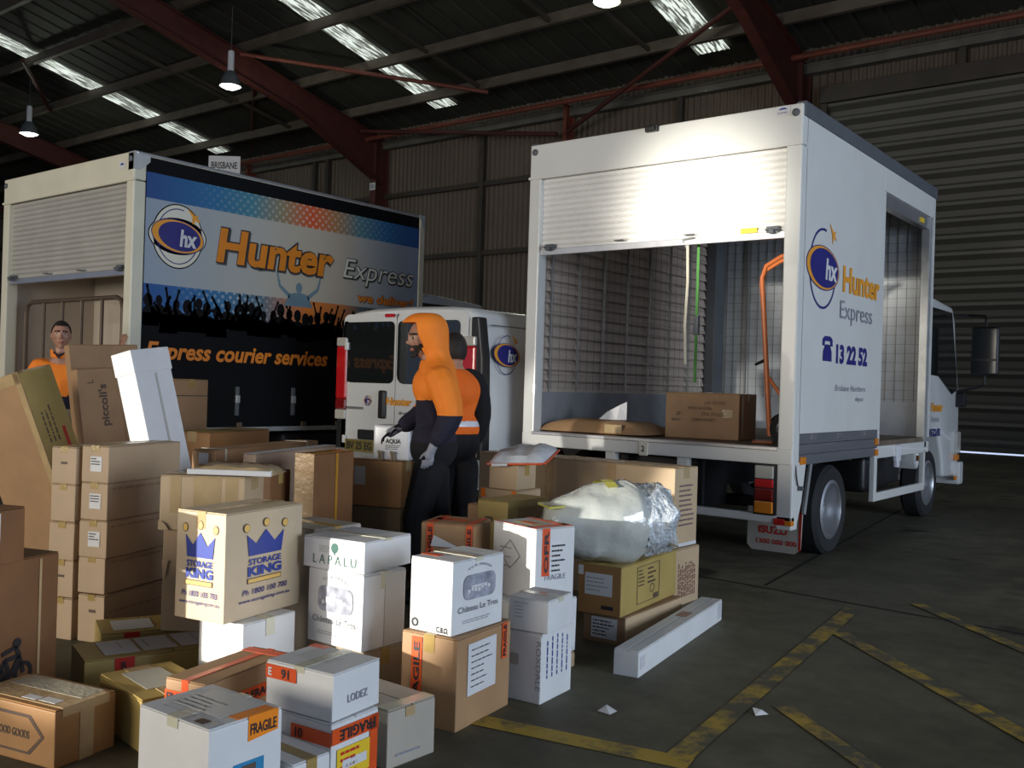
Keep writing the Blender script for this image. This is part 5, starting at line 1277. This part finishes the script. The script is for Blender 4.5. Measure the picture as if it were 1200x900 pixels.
def hand_joints(pref, wrist, d, palm, thumb, L=.095, curl=.5, spread=1.):
    """five separate fingers: d fingers' direction, palm the direction the palm faces, thumb the side the thumb is on"""
    d, palm, thumb = (Vector(v).normalized() for v in (d, palm, thumb)); w = Vector(wrist); J = {}; E = []
    J[pref+'palm'] = (w+d*.045, (.036, .017)); J[pref+'knuckle'] = (w+d*.082, (.038, .015)); E += [(pref+'wrist', pref+'palm'), (pref+'palm', pref+'knuckle')]
    F = {}
    for i, (o, ln) in enumerate(((.030, .070), (.010, .080), (-.010, .074), (-.029, .058))):
        base = w+d*.078+thumb*o; a = d*math.cos(curl*.4)+palm*math.sin(curl*.4); a = (a+thumb*o*1.2*spread).normalized(); b = (d*math.cos(curl*1.3)+palm*math.sin(curl*1.3)).normalized()
        b2 = (d*math.cos(curl*2)+palm*math.sin(curl*2)).normalized()
        F[pref+'f%d' % i] = [base-d*.01, base+a*ln*.45, base+a*ln*.45+b*ln*.32, base+a*ln*.45+b*ln*.32+b2*ln*.25]
    tb = w+d*.028+thumb*.030; ta = (d*.75+thumb*.75+palm*.3).normalized(); tc = (d*.95+thumb*.25+palm*.35).normalized()
    F[pref+'thumb'] = [w+d*.02+thumb*.016, tb, tb+ta*.032, tb+ta*.032+tc*.028]
    return J, E, F
def finger_meshes(F, r=.0088):
    out = []
    for n, pts in F.items():
        rr = r*1.2 if 'thumb' in n else r
        out.append(skin_mesh({str(i): (p, rr*(1.05-.10*i)) for i, p in enumerate(pts)}, [(str(i), str(i+1)) for i in range(len(pts)-1)], '0'))
    return out
def person(name, label, loc, rz, P, head_c, head_rot, hands, mats, zone, group=None):
    t = thing(name, label, 'person', loc, rz, group)
    E = [('pelvis', 'spine'), ('spine', 'chest'), ('chest', 'neckbase'), ('neckbase', 'neck'), ('neck', 'skullbase')]
    for s in 'LR': E += [('chest', 'clav'+s), ('clav'+s, 'shoulder'+s), ('shoulder'+s, 'elbow'+s), ('elbow'+s, s+'wrist'), ('pelvis', 'hip'+s), ('hip'+s, 'knee'+s), ('knee'+s, 'ankle'+s), ('ankle'+s, 'toe'+s)]
    J = dict(P); J['skullbase'] = (Vector(head_c)+head_rot @ Vector((0, .015, -.06)), .052)
    ms = []
    for pref, d, palm, th, curl in hands:
        h, e, F = hand_joints(pref, P[pref+'wrist'][0], d, palm, th, curl=curl); J.update(h); E += e; ms += finger_meshes(F)
    ms.append(skin_mesh(J, E, 'pelvis')); ms.append(ball(P['pelvis'][0], 1, (.15, .115, .12))); ms += head_meshes(head_c, head_rot)
    me = remesh(merge(ms), .0062, 2)
    for m in mats: me.materials.append(m)
    inv = head_rot.inverted() if hasattr(head_rot, 'inverted') else head_rot
    for p in me.polygons: p.material_index = zone(p.center, inv @ (p.center-Vector(head_c)))
    o = bpy.data.objects.new('body', me); COL.objects.link(o); o.parent = t
    return t
def garment(name, J, E, root, mats, zone, parent, vox=.012, extra=()):
    me = remesh(merge([skin_mesh(J, E, root)]+list(extra)), vox, 3)
    for m in mats: me.materials.append(m)
    for p in me.polygons: p.material_index = zone(p.center)
    o = bpy.data.objects.new(name, me); COL.objects.link(o); o.parent = parent; return o
def pose(**k):
    J = {}
    for n, v in k.items(): J[n] = (Vector(v[:3]), v[3] if len(v) == 4 else (v[3], v[4]))
    return J
def grow(J, names, add, over={}):
    out = {}
    for n in names:
        p, r = J[n]; r = r if isinstance(r, tuple) else (r, r); a = over.get(n, add)
        out[n] = (p, (r[0]+a, r[1]+a))
    return out
TORSO = ['pelvis', 'spine', 'chest', 'neckbase', 'clavL', 'shoulderL', 'elbowL', 'Lwrist', 'clavR', 'shoulderR', 'elbowR', 'Rwrist']
TE = [('pelvis', 'spine'), ('spine', 'chest'), ('chest', 'neckbase')]+[e for s in 'LR' for e in (('chest', 'clav'+s), ('clav'+s, 'shoulder'+s), ('shoulder'+s, 'elbow'+s), ('elbow'+s, s+'wrist'))]
LEGS = ['pelvis', 'hipL', 'kneeL', 'ankleL', 'hipR', 'kneeR', 'ankleR']
LE = [e for s in 'LR' for e in (('pelvis', 'hip'+s), ('hip'+s, 'knee'+s), ('knee'+s, 'ankle'+s))]
def trousers(t, J, add, mat):
    ms = [ball(J['pelvis'][0], 1, (.155+add, .118+add, .15))]
    for s in 'LR':
        h, k, a = (Vector(J[n+s][0]) for n in ('hip', 'knee', 'ankle')); r = [J[n+s][1][0] if isinstance(J[n+s][1], tuple) else J[n+s][1] for n in ('hip', 'knee', 'ankle')]
        ms.append(skin_mesh({'0': (h+Vector((0, 0, .03)), r[0]+add), '1': (h.lerp(k, .5), (r[0]+r[1])/2+add), '2': (k, r[1]+add), '3': (k.lerp(a, .5), (r[1]+r[2])/2+add+.005), '4': (a, r[2]+add)}, [('0', '1'), ('1', '2'), ('2', '3'), ('3', '4')], '0'))
    me = remesh(merge(ms), .012, 4); me.materials.append(mat)
    o = bpy.data.objects.new('trousers', me); COL.objects.link(o); o.parent = t
def shoes(t, J, mat):
    for s in 'LR':
        a, b = J['ankle'+s][0], J['toe'+s][0]; d = (b-a); d.z = 0; d.normalize()
        ms = [ball((a.x, a.y, .05), 1, (.048, .055, .05), seg=16, rings=10), ball((a+d*.10).to_tuple()[:2]+(.035,), 1, (.05, .11, .036), seg=18, rings=10, rot=Matrix.Rotation(math.atan2(d.y, d.x)-R(90), 3, 'Z'))]
        me = remesh(merge(ms), .009, 2); me.materials.append(mat)
        o = bpy.data.objects.new('shoe', me); COL.objects.link(o); o.parent = t
def face_zone(beard, hand=None):
    """0 skin 1 hair/beard 2 lip 3 eye 4 glove"""
    def z(c, h):
        if hand and hand(c): return 4
        if c.z < 1.38 and (abs(c.x) < .17 or c.z < .80): return 5
        x, y, zz = h
        if y < -.05:
            if abs(abs(x)-.031) < .013 and abs(zz-.013) < .0042: return 1 if abs(abs(x)-.031) < .008 else 3
            if abs(abs(x)-.032) < .022 and abs(zz-.036-.1*(.03-abs(x))) < .0055: return 1
            if abs(x) < .022 and -.066 < zz < -.048: return 2
            if beard and zz < -.034 and y < -.02: return 1
            if beard and -.048 < zz < -.036 and abs(x) < .03: return 1
        if beard and zz < -.025 and -.06 < y < .03 and abs(x) > .045 and zz > -.13: return 1
        return 0
    return z
# --- worker in the orange hood, walking past the van with a hand on the white container
def hooded():
    J = pose(pelvis=(0, .0, .95, .10, .09), spine=(0, .0, 1.10, .14, .115), chest=(0, .0, 1.30, .155, .12), neckbase=(0, .0, 1.45, .075), neck=(0, -.05, 1.515, .055),
             clavL=(.09, .0, 1.42, .07), shoulderL=(.185, .03, 1.40, .062), elbowL=(.245, .12, 1.15, .045), Lwrist=(.235, .0, .965, .03),
             clavR=(-.09, .0, 1.42, .07), shoulderR=(-.185, -.01, 1.40, .062), elbowR=(-.25, -.06, 1.16, .045), Rwrist=(-.17, -.24, 1.05, .03),
             hipL=(.085, .0, .88, .088), kneeL=(.10, -.10, .50, .06), ankleL=(.10, -.03, .09, .042), toeL=(.10, -.17, .045, .035),
             hipR=(-.085, .0, .88, .088), kneeR=(-.09, .03, .50, .06), ankleR=(-.09, .20, .11, .042), toeR=(-.09, .07, .045, .035))
    hr = Matrix.Rotation(R(26), 3, 'Z') @ Matrix.Rotation(R(8), 3, 'X')
    t = person('person', 'person in an orange hood and navy trousers walking past the white van', (-4.05, 4.43, 0), R(-50), J, (0, -.085, 1.62), hr,
               [('L', (-.05, -.25, -.95), (-1, 0, .1), (0, -1, -.2), .55), ('R', (.25, -.8, -.45), (.3, .3, -.9), (.8, .3, .3), .7)],
               [SKIN, BEARD, LIP, EYEW, GLOVE, BLKC], face_zone(True, lambda c: c.z < 1.06 and (abs(c.x) > .13) and c.z > .7))
    jk = grow(J, TORSO, .036, {'pelvis': .035, 'chest': .035, 'neckbase': .035, 'Lwrist': .024, 'Rwrist': .024, 'elbowL': .046, 'elbowR': .046, 'shoulderL': .044, 'shoulderR': .044})
    def zone(c):
        if abs(c.x) > .175: return 0 if c.z > 1.155+(.04 if c.x < 0 else 0) else 1
        return 0 if c.z > 1.245 else 1
    garment('hooded_jacket', jk, TE, 'pelvis', [HIVIS, NAVY], zone, t, extra=[ball((0, .0, .99), 1, (.180, .142, .15)), ball((0, 0, 1.33), 1, (.19, .145, .15))])
    trousers(t, J, .030, BLKC)
    shoes(t, J, BLK)
    # hood: a cloth shell open towards the face, flowing down on to the shoulders
    sec = [(1.778, -.055, .012, .015), (1.772, -.058, .05, .06), (1.752, -.062, .082, .098), (1.715, -.068, .104, .128), (1.665, -.066, .110, .134), (1.615, -.052, .107, .120), (1.565, -.030, .092, .100),
           (1.525, -.010, .084, .086), (1.49, .002, .100, .092), (1.458, .008, .142, .104), (1.425, .01, .185, .112), (1.39, .01, .205, .110)]
    mb = MB(); K = 44; vs = []; fs = []
    for z, cy, rx, ry in sec:
        for k in range(K):
            a = 2*math.pi*k/K; x, y = rx*math.sin(a), cy-ry*math.cos(a)
            f = math.cos(a)
            if f > .5 and z > 1.60: y -= .022*(f-.5)*2
            fold = .004*math.sin(7*a+z*40) if z < 1.6 else 0
            p = Vector((x+fold, y, z)); vs.append(p)
    for i in range(len(sec)-1):
        zm = (sec[i][0]+sec[i+1][0])/2
        for k in range(K):
            a = (k+.5)/K*360; a = min(a, 360-a)
            lim = 0
            if 1.50 < zm < 1.70: lim = 62 if zm > 1.58 else 48
            if a < lim: continue
            fs.append((i*K+k, i*K+(k+1) % K, (i+1)*K+(k+1) % K, (i+1)*K+k))
    ob = mb.add(vs, fs).build('hood', HIVIS, None, smooth=True)
    q = ob.modifiers.new('s', 'SOLIDIFY'); q.thickness = .014; q.offset = 0; ob.modifiers.new('u', 'SUBSURF').levels = 1
    me = bake(ob)
    for p in me.polygons: p.use_smooth = True
    o = bpy.data.objects.new('hood', me); COL.objects.link(o); o.parent = t
hooded()
# --- worker behind, in an orange vest over black
def behind():
    J = pose(pelvis=(0, .0, .95, .10, .09), spine=(0, .0, 1.10, .14, .115), chest=(0, .0, 1.29, .155, .12), neckbase=(0, .0, 1.45, .07), neck=(0, -.015, 1.50, .055),
             clavL=(.09, .0, 1.425, .07), shoulderL=(.165, .0, 1.39, .06), elbowL=(.195, .06, 1.12, .046), Lwrist=(.20, -.04, .92, .032),
             clavR=(-.09, .0, 1.425, .07), shoulderR=(-.165, .0, 1.39, .06), elbowR=(-.195, .05, 1.12, .046), Rwrist=(-.19, -.06, .93, .032),
             hipL=(.085, .0, .88, .088), kneeL=(.10, -.02, .50, .06), ankleL=(.11, .03, .09, .042), toeL=(.12, -.10, .045, .035),
             hipR=(-.085, .0, .88, .088), kneeR=(-.10, -.02, .50, .06), ankleR=(-.11, .03, .09, .042), toeR=(-.12, -.10, .045, .035))
    hr = Matrix.Rotation(R(-10), 3, 'Z')
    t = person('person', 'person in an orange vest over black, half hidden behind the hooded worker', (-4.35, 4.95, 0), R(-118), J, (0, -.035, 1.57), hr,
               [('L', (0, -.15, -1), (-1, 0, 0), (0, -1, 0), .5), ('R', (0, -.15, -1), (1, 0, 0), (0, -1, 0), .5)], [SKIN2, BEARD, LIP, EYEW, GLOVE, BLKC], face_zone(False))
    jk = grow(J, TORSO, .030, {'Lwrist': .018, 'Rwrist': .018}); garment('jacket', jk, TE, 'pelvis', [BLKC], lambda c: 0, t, extra=[ball((0, .0, .99), 1, (.178, .14, .15))])
    vn = ['pelvis', 'spine', 'chest', 'neckbase', 'clavL', 'clavR']; J2 = dict(J); J2['clavL'] = (Vector((.12, 0, 1.41)), .075); J2['clavR'] = (Vector((-.12, 0, 1.41)), .075)
    garment('vest', grow(J2, vn, .042), [('pelvis', 'spine'), ('spine', 'chest'), ('chest', 'neckbase'), ('chest', 'clavL'), ('chest', 'clavR')], 'pelvis', [HIVIS2, PLAS], lambda c: 1 if 1.06 < c.z < 1.10 else 0, t, extra=[ball((0, .0, 1.05), 1, (.186, .15, .14)), ball((0, .0, 1.3), 1, (.19, .158, .16))])
    trousers(t, J, .04, BLKC); shoes(t, J, BLK)
    hair = ball((0, -.020, 1.585), 1, (.086, .106, .118), lambda p: p if p.z > -.03 or p.y > 0 else Vector((p.x*.6, p.y*.6, p.z)), rot=hr)
    bm = bmesh.new(); bm.from_mesh(hair); inv = hr.inverted()
    bmesh.ops.delete(bm, geom=[f for f in bm.faces if (lambda c: c.y < -.055 and c.z < .062 or c.z < -.07)(inv @ (f.calc_center_median()-Vector((0, -.020, 1.585))))], context='FACES')
    bm.to_mesh(hair); bm.free(); hair.materials.append(BEARD)
    for p in hair.polygons: p.use_smooth = True
    o = bpy.data.objects.new('hair', hair); COL.objects.link(o); o.parent = t
behind()
# --- man in the orange shirt at the banner truck, hand on its post
def shirt_man():
    # faces the camera; his left arm (towards +X) reaches to the truck's rear post
    J = pose(pelvis=(0, .0, .97, .10, .09), spine=(0, .0, 1.13, .135, .11), chest=(0, .0, 1.33, .155, .115), neckbase=(0, .0, 1.47, .068), neck=(0, -.01, 1.54, .054),
             clavL=(.09, .0, 1.44, .065), shoulderL=(.185, .0, 1.43, .06), elbowL=(.34, .05, 1.34, .045), Lwrist=(.47, .16, 1.57, .032),
             clavR=(-.09, .0, 1.44, .065), shoulderR=(-.19, .0, 1.43, .06), elbowR=(-.24, .03, 1.16, .045), Rwrist=(-.235, -.03, .95, .032),
             hipL=(.085, .0, .91, .088), kneeL=(.10, -.02, .51, .06), ankleL=(.11, .03, .09, .042), toeL=(.12, -.10, .045, .035),
             hipR=(-.085, .0, .91, .088), kneeR=(-.10, -.02, .51, .06), ankleR=(-.11, .03, .09, .042), toeR=(-.12, -.10, .045, .035))
    hr = Matrix.Rotation(R(10), 3, 'Z') @ Matrix.Rotation(R(3), 3, 'X')
    t = person('person', 'man in an orange work shirt standing behind the boxes by the banner truck', (-8.28, 4.22, 0.0), R(52), J, (0, -.025, 1.665), hr,
               [('L', (.1, .25, .95), (.6, .7, .0), (-.7, .6, .2), .35), ('R', (0, -.1, -1), (1, 0, 0), (0, -1, 0), .5)], [SKIN, BEARD, LIP, EYEW, GLOVE, BLKC], face_zone(False))
    garment('work_shirt', grow(J, TORSO, .026, {'Lwrist': .016, 'Rwrist': .016, 'neckbase': .012}), TE, 'pelvis', [HIVIS, NAVY], lambda c: 1 if (c.z < 1.14 or (c.x > .33 and c.z < 1.7 and c.x > .30) or (c.x < -.2 and c.z < 1.2)) else 0, t, extra=[ball((0, .0, 1.02), 1, (.17, .135, .15))])
    for sg in (-1, 1):
        MB().add([(sg*.010, -.085, 1.46), (sg*.07, -.075, 1.475), (sg*.085, -.02, 1.535), (sg*.07, -.045, 1.545), (sg*.015, -.098, 1.475)], [(0, 1, 2, 3, 4)]).build('collar', HIVIS, t, recalc=False)
    MB().tube([(-.045, -.085, 1.515), (0, -.105, 1.485), (.045, -.085, 1.515)], .008, 6).build('collar_edge', NAVY, t, smooth=True)
    trousers(t, J, .028, KHAKI); shoes(t, J, BLK)
    c0 = Vector((0, -.020, 1.682)); hair = ball(c0, 1, (.082, .103, .114), rot=hr)
    bm = bmesh.new(); bm.from_mesh(hair); inv = hr.inverted()
    bmesh.ops.delete(bm, geom=[f for f in bm.faces if (lambda c: (c.y < -.03 and c.z < .060) or (c.y < .03 and c.z < .005) or c.z < -.05)(inv @ (f.calc_center_median()-c0))], context='FACES')
    bm.to_mesh(hair); bm.free(); hair.materials.append(BEARD)
    for p in hair.polygons: p.use_smooth = True
    o = bpy.data.objects.new('hair', hair); COL.objects.link(o); o.parent = t
shirt_man()
